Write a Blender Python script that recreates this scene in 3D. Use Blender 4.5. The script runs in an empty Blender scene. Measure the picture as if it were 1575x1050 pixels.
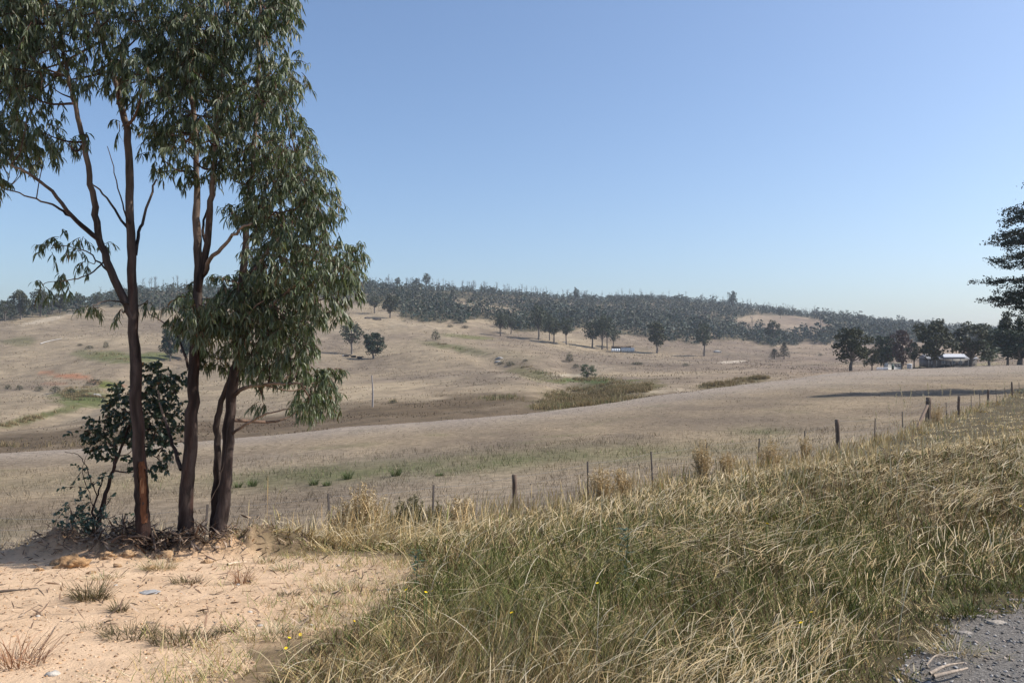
import bpy, math, random
import numpy as np
from math import radians, sin, cos, pi

random.seed(7)
rng = np.random.default_rng(11)
scene = bpy.context.scene
C = scene.collection

# ------------------------------------------------------------------ camera
EYE = 1.65                      # eye height over the road shoulder (road = 0)
F = 1225.0                      # focal length in photograph pixels (1575 wide)
HAZE = 0.00016
CX, HOR = 787.5, 540.0          # optical axis column, horizon row
cam_d = bpy.data.cameras.new('camera')
cam = bpy.data.objects.new('camera', cam_d)
C.objects.link(cam)
cam.location = (0, 0, EYE)
cam.rotation_euler = (radians(90), 0, 0)
cam_d.sensor_width = 36.0
cam_d.lens = 36.0 * F / 1575.0
cam_d.shift_y = (HOR - 525.0) / 1575.0
cam_d.clip_start = 0.05
cam_d.clip_end = 12000
scene.camera = cam

# ------------------------------------------------------------------ light
SUN_EL = radians(46)
SUN_AZ = radians(84)            # clockwise from the view direction (+Y) to the right (+X)
w = bpy.data.worlds.new('World')
scene.world = w
w.use_nodes = True
nt = w.node_tree
bg = nt.nodes['Background']
sky = nt.nodes.new('ShaderNodeTexSky')
sky.sky_type = 'NISHITA'
sky.sun_disc = False
sky.sun_elevation = SUN_EL
sky.sun_rotation = SUN_AZ
sky.altitude = 400
sky.air_density = 1.0
sky.dust_density = 2.3
sky.ozone_density = 4.2
nt.links.new(sky.outputs[0], bg.inputs['Color'])
bg.inputs['Strength'].default_value = 0.15
sd = bpy.data.lights.new('sun', 'SUN')
sd.energy = 5.0
sd.angle = radians(0.53)
sd.color = (1.0, 0.95, 0.87)
sun = bpy.data.objects.new('sun', sd)
C.objects.link(sun)
from mathutils import Vector
sdir = Vector((sin(SUN_AZ) * cos(SUN_EL), cos(SUN_AZ) * cos(SUN_EL), sin(SUN_EL)))
sun.rotation_euler = sdir.to_track_quat('Z', 'Y').to_euler()
sun.location = sdir * 100
scene.view_settings.view_transform = 'Standard'
scene.view_settings.look = 'None'
scene.view_settings.exposure = 0.2
scene.view_settings.gamma = 1.0
scene.render.engine = 'CYCLES'
scene.cycles.max_bounces = 6
scene.cycles.diffuse_bounces = 3
scene.cycles.transmission_bounces = 4
scene.cycles.volume_bounces = 0
scene.cycles.use_denoising = True

# ------------------------------------------------------------------ helpers
def vnoise(x, y, seed=0):
    x = np.asarray(x, float); y = np.asarray(y, float)
    xi = np.floor(x).astype(np.int64); yi = np.floor(y).astype(np.int64)
    fx = x - xi; fy = y - yi
    fx = fx * fx * (3 - 2 * fx); fy = fy * fy * (3 - 2 * fy)
    def h(a, b):
        n = (a * 374761393 + b * 668265263 + seed * 974634777) & 0xffffffff
        n = ((n ^ (n >> 13)) * 1274126177) & 0xffffffff
        n = ((n ^ (n >> 16)) * 2246822519) & 0xffffffff
        return ((n ^ (n >> 15)) & 0xffff) / 65535.0
    return (h(xi, yi) * (1 - fx) + h(xi + 1, yi) * fx) * (1 - fy) + (h(xi, yi + 1) * (1 - fx) + h(xi + 1, yi + 1) * fx) * fy

def fbm(x, y, seed=0, oct=4, gain=0.5):
    s = 0; a = 1; tot = 0
    for o in range(oct):
        s = s + a * vnoise(x * 2 ** o + 17.3 * o, y * 2 ** o - 9.1 * o, seed + o)
        tot += a; a *= gain
    return s / tot

def nrm(v):
    return v / np.maximum(np.linalg.norm(v, axis=-1, keepdims=True), 1e-9)

class MB:
    """collects numpy pieces (vertices, faces, colour) and links them as ONE mesh object"""
    def __init__(self):
        self.V = []; self.C = []; self.F = []; self.M = []; self.n = 0
    def add(self, V, Fc, col=(0.5, 0.5, 0.5), m=0):
        V = np.asarray(V, float).reshape(-1, 3)
        Fc = np.asarray(Fc, np.int64)
        col = np.asarray(col, float)
        if col.ndim == 1:
            col = np.broadcast_to(col, (len(V), 3))
        self.V.append(V); self.C.append(col)
        self.F.append(Fc + self.n); self.M.append(np.full(len(Fc), m))
        self.n += len(V)
    def mesh(self, name, mats, smooth=False):
        me = bpy.data.meshes.new(name)
        V = np.concatenate(self.V); col = np.concatenate(self.C)
        me.vertices.add(len(V)); me.vertices.foreach_set('co', V.astype(np.float32).ravel())
        nl = sum(f.size for f in self.F); npoly = sum(len(f) for f in self.F)
        me.loops.add(nl); me.polygons.add(npoly)
        me.loops.foreach_set('vertex_index', np.concatenate([f.ravel() for f in self.F]).astype(np.int32))
        tot = np.concatenate([np.full(len(f), f.shape[1]) for f in self.F])
        start = np.concatenate([[0], np.cumsum(tot)[:-1]])
        me.polygons.foreach_set('loop_start', start.astype(np.int32))
        me.polygons.foreach_set('loop_total', tot.astype(np.int32))
        me.polygons.foreach_set('material_index', np.concatenate(self.M).astype(np.int32))
        if smooth:
            me.polygons.foreach_set('use_smooth', np.ones(npoly, bool))
        ca = me.color_attributes.new('Col', 'FLOAT_COLOR', 'POINT')
        c4 = np.ones((len(V), 4), np.float32); c4[:, :3] = col
        ca.data.foreach_set('color', c4.ravel())
        for m in (mats if isinstance(mats, (list, tuple)) else [mats]):
            me.materials.append(m)
        me.update(calc_edges=True); me.validate()
        return me
    def build(self, name, mats, parent=None, smooth=False):
        return link(name, self.mesh(name, mats, smooth), parent)

def link(name, me, parent=None):
    o = bpy.data.objects.new(name, me); C.objects.link(o)
    if parent: o.parent = parent
    return o

def tag(o, label=None, cat=None, group=None, kind=None):
    if label: o['label'] = label
    if cat: o['category'] = cat
    if group: o['group'] = group
    if kind: o['kind'] = kind
    return o

def empty(name, loc=(0, 0, 0), rz=0.0, sc=None):
    o = bpy.data.objects.new(name, None); C.objects.link(o)
    o.empty_display_size = 0.2
    o.location = loc; o.rotation_euler = (0, 0, rz)
    if sc is not None: o.scale = sc
    return o

def ribbon(P, d0, d1, L, W, side, prof, bend=1.0):
    """n ribbons: start P, direction turning d0->d1, length L, width W, side vector, width profile per ring"""
    n = len(P); k = len(prof)
    ss = np.linspace(0, 1, k)
    pts = [P]; cur = P
    for i in range(1, k):
        s = ((ss[i] + ss[i - 1]) / 2) ** bend
        d = nrm(d0 * (1 - s) + d1 * s)
        cur = cur + d * (L / (k - 1))[:, None]
        pts.append(cur)
    pts = np.stack(pts, 1)
    off = side[:, None, :] * (W[:, None] * np.asarray(prof)[None, :] * 0.5)[..., None]
    V = np.stack([pts - off, pts + off], 2).reshape(-1, 3)      # n,k,2
    base = (np.arange(n) * k * 2)[:, None]
    Fs = []
    for i in range(k - 1):
        a = base + 2 * i
        Fs.append(np.concatenate([a, a + 1, a + 3, a + 2], 1))
    return V, np.concatenate(Fs), k * 2

def spline(pts, n):
    pts = np.asarray(pts, float)
    p = np.vstack([2 * pts[0] - pts[1], pts, 2 * pts[-1] - pts[-2]])
    m = len(pts) - 1
    out = []
    for u in np.linspace(0, m, n):
        i = min(int(u), m - 1); f = u - i
        a, b, c, d = p[i], p[i + 1], p[i + 2], p[i + 3]
        out.append(0.5 * ((2 * b) + (-a + c) * f + (2 * a - 5 * b + 4 * c - d) * f * f + (-a + 3 * b - 3 * c + d) * f ** 3))
    return np.array(out)

def tube(pts, rad, sides=8, wob=0.0, cap=True, seed=0):
    pts = np.asarray(pts, float); n = len(pts)
    rad = np.broadcast_to(np.asarray(rad, float), (n,))
    T = nrm(np.gradient(pts, axis=0))
    ref = np.array([0.0, 1.0, 0.0]) if abs(T[0][1]) < 0.9 else np.array([1.0, 0, 0])
    N = nrm(np.cross(T, ref)); B = np.cross(T, N)
    a = np.linspace(0, 2 * pi, sides, endpoint=False)
    r = rad[:, None] * np.ones(sides)[None]
    if wob:
        r = r * (1 + wob * (2 * fbm(a[None] * 1.3 + seed * 7.7, np.arange(n)[:, None] * 0.45, seed, 3) - 1))
    V = pts[:, None] + r[..., None] * (np.cos(a)[None, :, None] * N[:, None] + np.sin(a)[None, :, None] * B[:, None])
    i = np.arange(n - 1)[:, None] * sides; j = np.arange(sides)[None]; j2 = (j + 1) % sides
    Fq = np.stack([i + j, i + j2, i + sides + j2, i + sides + j], -1).reshape(-1, 4)
    return V.reshape(-1, 3), Fq

def box(c, s, rz=0.0):
    x, y, z = np.array(s) / 2
    v = np.array([[-x, -y, -z], [x, -y, -z], [x, y, -z], [-x, y, -z], [-x, -y, z], [x, -y, z], [x, y, z], [-x, y, z]])
    if rz:
        v = v @ np.array([[cos(rz), sin(rz), 0], [-sin(rz), cos(rz), 0], [0, 0, 1]])
    f = np.array([[0, 3, 2, 1], [4, 5, 6, 7], [0, 1, 5, 4], [1, 2, 6, 5], [2, 3, 7, 6], [3, 0, 4, 7]])
    return v + np.array(c), f

# ------------------------------------------------------------------ materials
def mat_col(name, rough=0.7, spec=0.3, trans=0.0, nscale=0.0, namt=0.0, bump=0.0, bscale=40.0, stretch=(1, 1, 1), tcol=None, bdist=0.02):
    m = bpy.data.materials.new(name); m.use_nodes = True
    t = m.node_tree; N = t.nodes; Lk = t.links
    p = N['Principled BSDF']
    p.inputs['Roughness'].default_value = rough
    p.inputs['Specular IOR Level'].default_value = spec
    at = N.new('ShaderNodeAttribute'); at.attribute_name = 'Col'
    out = at.outputs['Color']
    if namt or bump:
        tc = N.new('ShaderNodeTexCoord'); mp = N.new('ShaderNodeMapping')
        mp.inputs['Scale'].default_value = stretch
        Lk.new(tc.outputs['Object'], mp.inputs['Vector'])
    if namt:
        no = N.new('ShaderNodeTexNoise'); no.inputs['Scale'].default_value = nscale
        no.inputs['Detail'].default_value = 6; no.inputs['Roughness'].default_value = 0.65
        Lk.new(mp.outputs[0], no.inputs['Vector'])
        mr = N.new('ShaderNodeMapRange')
        mr.inputs['From Min'].default_value = 0.28; mr.inputs['From Max'].default_value = 0.72
        mr.inputs['To Min'].default_value = 1 - namt; mr.inputs['To Max'].default_value = 1 + namt
        Lk.new(no.outputs['Fac'], mr.inputs['Value'])
        mx = N.new('ShaderNodeVectorMath'); mx.operation = 'SCALE'
        Lk.new(out, mx.inputs[0]); Lk.new(mr.outputs[0], mx.inputs['Scale'])
        out = mx.outputs[0]
    Lk.new(out, p.inputs['Base Color'])
    if bump:
        nb = N.new('ShaderNodeTexNoise'); nb.inputs['Scale'].default_value = bscale
        nb.inputs['Detail'].default_value = 5; nb.inputs['Roughness'].default_value = 0.7
        Lk.new(mp.outputs[0], nb.inputs['Vector'])
        b = N.new('ShaderNodeBump'); b.inputs['Strength'].default_value = bump; b.inputs['Distance'].default_value = bdist
        Lk.new(nb.outputs['Fac'], b.inputs['Height']); Lk.new(b.outputs[0], p.inputs['Normal'])
    if trans:
        tr = N.new('ShaderNodeBsdfTranslucent')
        if tcol:
            gm = N.new('ShaderNodeVectorMath'); gm.operation = 'MULTIPLY'
            gm.inputs[1].default_value = tcol
            Lk.new(out, gm.inputs[0]); Lk.new(gm.outputs[0], tr.inputs['Color'])
        else:
            Lk.new(out, tr.inputs['Color'])
        ms = N.new('ShaderNodeMixShader'); ms.inputs[0].default_value = trans
        Lk.new(p.outputs[0], ms.inputs[1]); Lk.new(tr.outputs[0], ms.inputs[2])
        Lk.new(ms.outputs[0], N['Material Output'].inputs['Surface'])
    return m

M_dirt = mat_col('sandy_dirt', 0.95, 0.1, nscale=5, namt=0.16, bump=0.7, bscale=26, bdist=0.03)
M_gravel = mat_col('road_gravel', 0.9, 0.2, nscale=55, namt=0.6, bump=1.0, bscale=60, bdist=0.03)
M_soil = mat_col('verge_soil', 0.95, 0.1, nscale=8, namt=0.4, bump=0.8, bscale=20)
M_pad = mat_col('paddock_turf', 0.95, 0.05, nscale=2.2, namt=0.42, bump=0.8, bscale=7, bdist=0.08)
M_hill = mat_col('hillside_turf', 0.95, 0.05, nscale=0.22, namt=0.34, bump=0.8, bscale=0.9, bdist=0.5, stretch=(1, 1.0, 1))
M_grass = mat_col('grass_blades', 0.7, 0.15, trans=0.13, tcol=(1.1, 1.05, 0.7))
M_leaf = mat_col('gum_leaf', 0.5, 0.45, trans=0.18, tcol=(1.3, 1.5, 0.5))
M_fol = mat_col('far_foliage', 0.6, 0.25, trans=0.12)
M_bark = mat_col('bark', 0.8, 0.2, nscale=11, namt=0.6, bump=0.9, bscale=24, stretch=(1, 1, 0.22), bdist=0.02)
M_wood = mat_col('weathered_wood', 0.85, 0.2, nscale=25, namt=0.45, bump=0.6, bscale=40, stretch=(1, 1, 0.1), bdist=0.01)
M_stone = mat_col('stone', 0.85, 0.2, nscale=18, namt=0.3, bump=0.6, bscale=30, bdist=0.02)
M_paint = mat_col('painted_sheet', 0.55, 0.3, nscale=3, namt=0.12)
M_metal = mat_col('galvanised_metal', 0.45, 0.5)
M_metal.node_tree.nodes['Principled BSDF'].inputs['Metallic'].default_value = 0.6
M_hide = mat_col('cattle_hide', 0.7, 0.3, nscale=3, namt=0.3)

# ------------------------------------------------------------------ terrain table
# columns: photograph column -> (distance Y, photograph row of the ground there)
NEAR = {  # (Y, height relative to the eye)
    -300: [(1, -1.62), (4, -1.66), (6, -1.85), (8, -2.2), (9, -2.32), (10, -2.8), (12, -3.6), (16, -4.05), (30, -5.6)],
    0: [(1, -1.62), (4, -1.66), (6, -1.85), (8, -2.18), (9, -2.3), (10, -2.75), (12, -3.6), (16, -4.05), (30, -5.55)],
    400: [(1, -1.62), (4, -1.66), (6, -1.85), (8, -2.13), (9, -2.27), (10.5, -2.65), (13.5, -3.62), (18, -4.15), (30, -5.2)],
    800: [(1, -1.62), (4, -1.66), (8, -2.0), (12, -2.7), (16.8, -3.65), (25, -4.25), (40, -5.0)],
    1200: [(1, -1.62), (4, -1.63), (8, -1.75), (14, -2.3), (20, -3.1), (25.3, -3.72), (40, -4.3), (70, -4.8)],
    1575: [(1, -1.62), (4, -1.62), (10, -1.66), (20, -2.2), (40, -3.4), (60, -3.95), (90, -4.1), (130, -3.9)],
    1900: [(1, -1.62), (4, -1.62), (10, -1.62), (20, -1.95), (60, -3.2), (100, -3.6), (140, -3.6)],
}
FAR = {
    -300: [(60, 700), (90, 715), (150, 655), (250, 590), (380, 510), (450, 490), (490, 485), (700, 520)],
    0: [(60, 695), (85, 706), (150, 652), (250, 590), (380, 512), (450, 487), (500, 478), (700, 515)],
    100: [(61, 690), (85, 702), (150, 645), (250, 585), (380, 510), (450, 484), (540, 468), (750, 495)],
    200: [(62, 683), (85, 695), (150, 640), (250, 580), (380, 512), (480, 478), (650, 447), (850, 470)],
    400: [(65, 668), (90, 680), (140, 645), (250, 575), (350, 530), (480, 480), (690, 441), (880, 460)],
    575: [(70, 652), (95, 662), (140, 625), (250, 575), (330, 550), (480, 482), (750, 438), (900, 455)],
    700: [(76, 643), (100, 652), (150, 615), (250, 570), (400, 512), (500, 490), (700, 462), (820, 442), (980, 458)],
    800: [(82, 635), (105, 640), (150, 606), (250, 560), (400, 524), (500, 505), (700, 472), (870, 451), (1020, 467)],
    900: [(92, 624), (115, 626), (160, 600), (250, 570), (400, 537), (500, 512), (700, 486), (950, 461), (1100, 475)],
    1000: [(105, 610), (125, 611), (170, 592), (250, 570), (400, 543), (480, 526), (700, 491), (1000, 456), (1150, 475)],
    1100: [(118, 596), (140, 597), (180, 585), (260, 566), (400, 548), (500, 530), (700, 500), (980, 465), (1150, 480)],
    1200: [(132, 584), (155, 584), (190, 577), (280, 562), (420, 552), (520, 533), (640, 522), (750, 495), (950, 479), (1100, 495)],
    1300: [(165, 573), (200, 572), (230, 570), (330, 560), (450, 550), (560, 533), (700, 510), (900, 491), (1100, 505)],
    1400: [(200, 568), (270, 566), (330, 562), (450, 553), (560, 540), (700, 520), (880, 501), (1100, 512)],
    1575: [(200, 561), (270, 559), (400, 554), (560, 548), (700, 535), (850, 517), (1100, 524)],
    1900: [(200, 561), (270, 559), (400, 554), (560, 548), (700, 537), (850, 522), (1100, 526)],
}
NT, NL = 260, 360
TT = np.linspace(-1.3, 1.4, NT)
LL = np.linspace(math.log(0.7), math.log(2600), NL)
def table():
    fpx = sorted(FAR)
    npx = sorted(NEAR)
    cols = []
    for p in fpx:
        # near part interpolated between NEAR columns
        i = max(j for j, q in enumerate(npx) if q <= p)
        i = min(i, len(npx) - 2)
        a, b = npx[i], npx[i + 1]; f = (p - a) / (b - a)
        yc = FAR[p][0][0]
        Yn = np.exp(np.linspace(math.log(1), math.log(yc * 0.82), 26))
        def ev(k): 
            arr = np.array(NEAR[k] + [(FAR[k][0][0], -(FAR[k][0][1] - HOR) / F * FAR[k][0][0])])
            return np.interp(np.log(Yn), np.log(arr[:, 0]), arr[:, 1])
        zn = ev(a) * (1 - f) + ev(b) * f
        Yf = [q[0] for q in FAR[p]]; zf = [-(q[1] - HOR) / F * q[0] for q in FAR[p]]
        Y = np.concatenate([[0.7], Yn, Yf, [1500, 2600]])
        Z = np.concatenate([[-1.62], zn, zf, [min(zf[-1], 10) - 30, -60]])
        cols.append(np.interp(LL, np.log(Y), Z))
    cols = np.array(cols)
    tpx = (np.array(fpx) - CX) / F
    tab = np.array([[np.interp(t, tpx, cols[:, j]) for j in range(NL)] for t in TT])
    # light smoothing so the slopes roll
    for _ in range(3):
        pt = np.pad(tab, ((2, 2), (0, 0)), mode='edge')
        tab = (pt[:-4] + 2 * pt[1:-3] + 3 * pt[2:-2] + 2 * pt[3:-1] + pt[4:]) / 9
    for _ in range(2):
        pt = np.pad(tab, ((0, 0), (1, 1)), mode='edge')
        tab = (pt[:, :-2] + 2 * pt[:, 1:-1] + pt[:, 2:]) / 4
    return tab
TAB = table()
MOUND = np.array([(-8.0, 9.8), (-6.4, 9.6), (-5.3, 9.15), (-4.3, 8.9), (-3.6, 9.1), (-2.9, 9.5), (-2.2, 9.9)])
def dist_poly(X, Y, P):
    d = np.full(np.shape(X), 1e9)
    for a, b in zip(P[:-1], P[1:]):
        ab = b - a
        u = np.clip(((X - a[0]) * ab[0] + (Y - a[1]) * ab[1]) / (ab @ ab), 0, 1)
        d = np.minimum(d, np.hypot(X - a[0] - u * ab[0], Y - a[1] - u * ab[1]))
    return d
GULLY = []
def H(X, Y):
    X = np.asarray(X, float); Y = np.asarray(Y, float)
    Yc = np.maximum(Y, 0.75)
    t = np.clip(X / Yc, TT[0], TT[-1] - 1e-6)
    l = np.clip(np.log(Yc), LL[0], LL[-1] - 1e-6)
    u = (t - TT[0]) / (TT[1] - TT[0]); v = (l - LL[0]) / (LL[1] - LL[0])
    i = np.clip(u.astype(int), 0, NT - 2); j = np.clip(v.astype(int), 0, NL - 2)
    fu = u - i; fv = v - j
    z = (TAB[i, j] * (1 - fu) + TAB[i + 1, j] * fu) * (1 - fv) + (TAB[i, j + 1] * (1 - fu) + TAB[i + 1, j + 1] * fu) * fv
    z = z + EYE
    s = lambda a, b: np.clip((Yc - a) / (b - a), 0, 1)
    z = z + 0.05 * (fbm(X * 1.1, Y * 1.1, 3, 4) - 0.5) * (1 - s(14, 25))
    z = z + 0.35 * (fbm(X / 7, Y / 7, 5, 4) - 0.5) * s(22, 45)
    z = z + 5.0 * (fbm(X / 60, Y / 60, 9, 4) - 0.5) * s(140, 320)
    for P, dep, wd in GULLY:
        z = z - dep * np.exp(-(dist_poly(X, Y, P) / wd) ** 2) * s(80, 110)
    dm = dist_poly(X, Y, MOUND)
    n = fbm(X * 2.3, Y * 2.3, 21, 4)
    n2 = fbm(X * 9, Y * 9, 23, 3)
    n3 = fbm(X * 22, Y * 22, 27, 2)
    g = 1 / (1 + np.exp((dm - .34 - .3 * (n - .5)) / .055)) * .7 + .3 * np.exp(-(dm / 0.5) ** 2)
    z = z + g * (0.02 + 0.38 * n + 0.20 * (n2 - 0.5) + .07 * (n3 - .5)) * np.interp(X, [-6.5, -5.4, -2.9, -2.0], [.6, 1, 1, .15])
    return z
def Hs(x, y): return float(H(np.array([x]), np.array([y]))[0])
def row_of(X, Y, Z): return HOR + F * (EYE - Z) / Y
def W(px, py, Y):           # point seen at (px,py) at distance Y
    return np.array([(px - CX) / F * Y, Y, EYE - (py - HOR) / F * Y])
_Ys = np.exp(np.linspace(math.log(1.5), math.log(1400), 1800))
def ground(px, py, ymin=1.5):
    """world point where the ground shows at photograph pixel (px,py), searched beyond ymin"""
    t = (px - CX) / F
    Ys = _Ys[_Ys >= ymin]
    r = row_of(t * Ys, Ys, H(t * Ys, Ys))
    k = np.nonzero(r <= py)[0]
    i = k[0] if len(k) else int(np.argmin(np.abs(r - py)))
    Y = Ys[i]
    return np.array([t * Y, Y, Hs(t * Y, Y)])
def crest(px):
    return float(np.interp(px, sorted(FAR), [FAR[k][0][0] for k in sorted(FAR)]))

_g = []
for pl, dep, wd in (([(690, 532), (740, 546), (790, 566), (850, 578), (890, 594), (905, 608)], 1.8, 6.0), ([(872, 556), (885, 575), (900, 590), (905, 608)], 1.4, 5.0),
                    ([(5, 655), (90, 634), (170, 606), (235, 570), (300, 545)], 2.4, 8.0), ([(60, 600), (120, 606), (170, 606)], 1.5, 6.0), ([(1180, 582), (1080, 594), (1000, 606), (905, 608)], 1.2, 5.0)):
    _g.append((np.array([ground(a, b, crest(a) * 1.15)[:2] for a, b in pl]), dep, wd))
GULLY.extend(_g)

# fence posts: (photograph column, distance, kind)
FP = [(-330, 10.2, 's'), (-120, 10.9, 's'), (103, 12.0, 's'), (310, 13.0, 's'), (510, 14.0, 's'), (665, 15.3, 's'), (793, 16.8, 'w'), (905, 18.5, 's'), (1005, 20.3, 's'),
      (1088, 22.2, 's'), (1166, 24.3, 's'), (1238, 26.5, 's'), (1290, 28.7, 'w'), (1345, 31.8, 's'), (1389, 35.5, 's'), (1427, 40.0, 'x'),
      (1456, 45.5, 's'), (1474, 50.0, 'w'), (1494, 55, 's'), (1508, 58.6, 's'), (1520, 62.0, 'w'), (1533, 65.5, 's'), (1546, 69, 's'), (1557, 73.0, 'w'), (1568, 77, 's'), (1580, 82, 's'), (1595, 90, 'w')]
_fp = np.array([(a, b) for a, b, c in FP], float)
def fenceY(px): return np.interp(px, _fp[:, 0], _fp[:, 1])

# layout of the ground cover, in world terms
_dr = np.array([(3.9, 330), (4.2, 395), (4.6, 440), (5.0, 505), (5.6, 555), (6.3, 585), (7.1, 615), (7.8, 600), (8.4, 545), (8.9, 420), (9.3, 330), (9.8, 250)], float)
def dirt_edge_px(Y): return np.interp(Y, _dr[:, 0], _dr[:, 1])
def is_dirt(X, Y):
    Yc = np.maximum(Y, 0.5)
    px = CX + F * X / Yc
    wob = (fbm(X * 1.5, Y * 1.5, 41, 4) - 0.5) * 260
    dback = 9.55 - 0.25 * np.clip((px - 0) / 400, 0, 1) + (fbm(X * 2, Y * 2, 43, 3) - 0.5) * 0.5
    near = px + wob * np.clip(Yc / 5, .3, 1) < dirt_edge_px(Yc)
    return near & (Y < dback)
ROADL = np.array([(-3, -2.2), (0.55, 2.4), (1.55, 3.55), (2.35, 4.45), (2.95, 4.95), (3.75, 5.45), (6, 7.0), (12, 11.0), (30, 22.0)], float)
def road_dist(X, Y):
    """signed: positive on the road side (below/right of the line)"""
    yl = np.interp(X, ROADL[:, 0], ROADL[:, 1])
    return (yl - Y) * 0.75
def is_road(X, Y):
    return road_dist(X, Y) + (fbm(X * 2.2, Y * 2.2, 47, 3) - 0.5) * 0.55 > 0
# ------------------------------------------------------------------ terrain sheets
def mixc(a, b, f):
    f = np.clip(np.asarray(f, float), 0, 1)[..., None]
    return np.asarray(a) * (1 - f) + np.asarray(b) * f
def low_row(px): return np.interp(px, [520, 560, 610, 618, 700, 760, 775, 800, 880, 900, 960, 1020, 1080, 1140, 1190, 1290, 1340, 1420, 1500, 1575, 1700], [462, 464, 478, 492, 495, 491, 506, 509, 511, 506, 514, 523, 527, 524, 531, 527, 529, 527, 530, 534, 536])
def forest_at(px, py):
    f = (py < low_row(px) + (vnoise(px / 9, px * 0, 31) - .5) * 7) & (px > 520)
    f &= ~((px > 700) & (px < 800) & (py > 463 + (px - 700) * .12) & (py < 474 + (px - 700) * .13))
    c = ((px - 1205) / 78) ** 2 + ((py - 500 - (px - 1205) * .06) / 15) ** 2 < 1
    f &= ~c
    lf = (px < 130) & (py < np.interp(px, [-300, 0, 60, 130], [496, 494, 489, 482]))
    ml = (px >= 130) & (px <= 540) & (py < np.interp(px, [130, 200, 300, 420, 540], [472, 474, 480, 470, 462]))
    return f | lf | ml
# patches of other ground colour: (column, row, half-width, half-height, tilt deg, colour, strength)
PATCH = [
    (110, 578, 42, 4, 4, (.44, .19, .10), .8), (70, 573, 14, 3.0, 0, (.44, .21, .115), .7), (165, 590, 30, 5, 6, (.40, .16, .08), .9), (85, 590, 20, 3, 0, (.42, .22, .13), .5),
    (130, 612, 48, 14, 5, (.13, .145, .055), 1.2), (60, 640, 85, 6, -14, (.15, .15, .065), 1.0), (165, 590, 20, 8, 0, (.16, .17, .05), 1.0),
    (175, 550, 55, 10, 8, (.16, .17, .07), .9), (240, 548, 40, 6, 0, (.15, .17, .06), .9),
    (70, 676, 130, 13, -6, (.155, .115, .075), 1.1), (450, 648, 220, 11, -4, (.16, .115, .075), 1.1), (620, 630, 170, 14, -3, (.17, .125, .08), 1.0), (760, 613, 90, 9, 2, (.17, .125, .08), .8),
    (320, 690, 90, 8, 0, (.17, .13, .08), .6),
    (915, 610, 95, 20, -6, (.21, .17, .095), 1.0), (880, 622, 70, 10, -5, (.17, .15, .075), .8), (1130, 589, 60, 6, -8, (.14, .115, .06), 1.3), (960, 597, 60, 12, 0, (.15, .125, .055), 1.1),
    (905, 585, 60, 5, 0, (.12, .15, .05), 1.0),
    (820, 575, 50, 8, 12, (.19, .17, .08), .8), (700, 535, 45, 5, 10, (.16, .16, .07), .9), (720, 518, 40, 3, 5, (.18, .18, .07), .8), (770, 545, 60, 10, 10, (.24, .2, .13), .6),
    (70, 492, 45, 2.6, -12, (.52, .43, .32), 1.2), (110, 482, 16, 3, 0, (.50, .42, .32), 1.2), (1128, 556, 20, 2.2, -4, (.56, .47, .37), 1.3), (870, 577, 30, 2, 0, (.5, .42, .31), 1.0),
    (1010, 602, 60, 2.5, -3, (.45, .37, .27), .9), (640, 500, 60, 4, 10, (.45, .36, .25), .6), (30, 525, 25, 7, 0, (.14, .14, .06), .7), (380, 488, 60, 4, 8, (.45, .36, .26), .5),
    (1000, 537, 60, 3, 0, (.16, .13, .09), .5), (1130, 545, 70, 3, 3, (.18, .145, .1), .5), (1290, 560, 80, 2, -2, (.17, .14, .1), .6), (1230, 543, 70, 2, 2, (.19, .15, .11), .6),
    (1460, 563, 90, 2.5, -3, (.33, .29, .15), .7),
]
CRX = sorted(FAR); CRR = [FAR[k][0][1] for k in sorted(FAR)]
def patch_cols(col, px, py, X, Y, seed):
    wob = (fbm(X / np.maximum(Y, 1) * 38, np.log(np.maximum(Y, 1)) * 26, seed, 4) - 0.5)
    for cx, cy, rx, ry, rot, pc, st in PATCH:
        a = radians(rot); dx = px - cx; dy = py - cy
        u = (dx * cos(a) + dy * sin(a)) / rx; v = (-dx * sin(a) + dy * cos(a)) / ry
        d = np.sqrt(u * u + v * v) + wob * 1.5
        m = np.clip((1.15 - d) / 0.5, 0, 1) * min(st, 1.0)
        if m.max() > 0: col = mixc(col, pc, m * np.clip(0.7 + st * 0.3 + wob, 0, 1))
    return col
def paddock_green(px, py, X, Y):
    g = np.exp(-((py - np.interp(px, [350, 600, 900, 1150], [742, 722, 700, 690])) / 15) ** 2) * np.interp(px, [300, 420, 900, 1250], [0.25, 1, .75, 0.15])
    g = g + 0.7 * np.exp(-((px - 1175) / 45) ** 2 - ((py - 665) / 8) ** 2)
    return np.clip(g * (0.2 + 1.5 * fbm(X / 2.2, Y / 3.2, 62, 4)), 0, 1)
LAND = {'dirt': 1.0, 'road': .78, 'verge': .5, 'paddock': .70, 'hill': .70}
def ground_colour(zone, X, Y, Z):
    return ground_colour0(zone, X, Y, Z) * LAND[zone]
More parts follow.
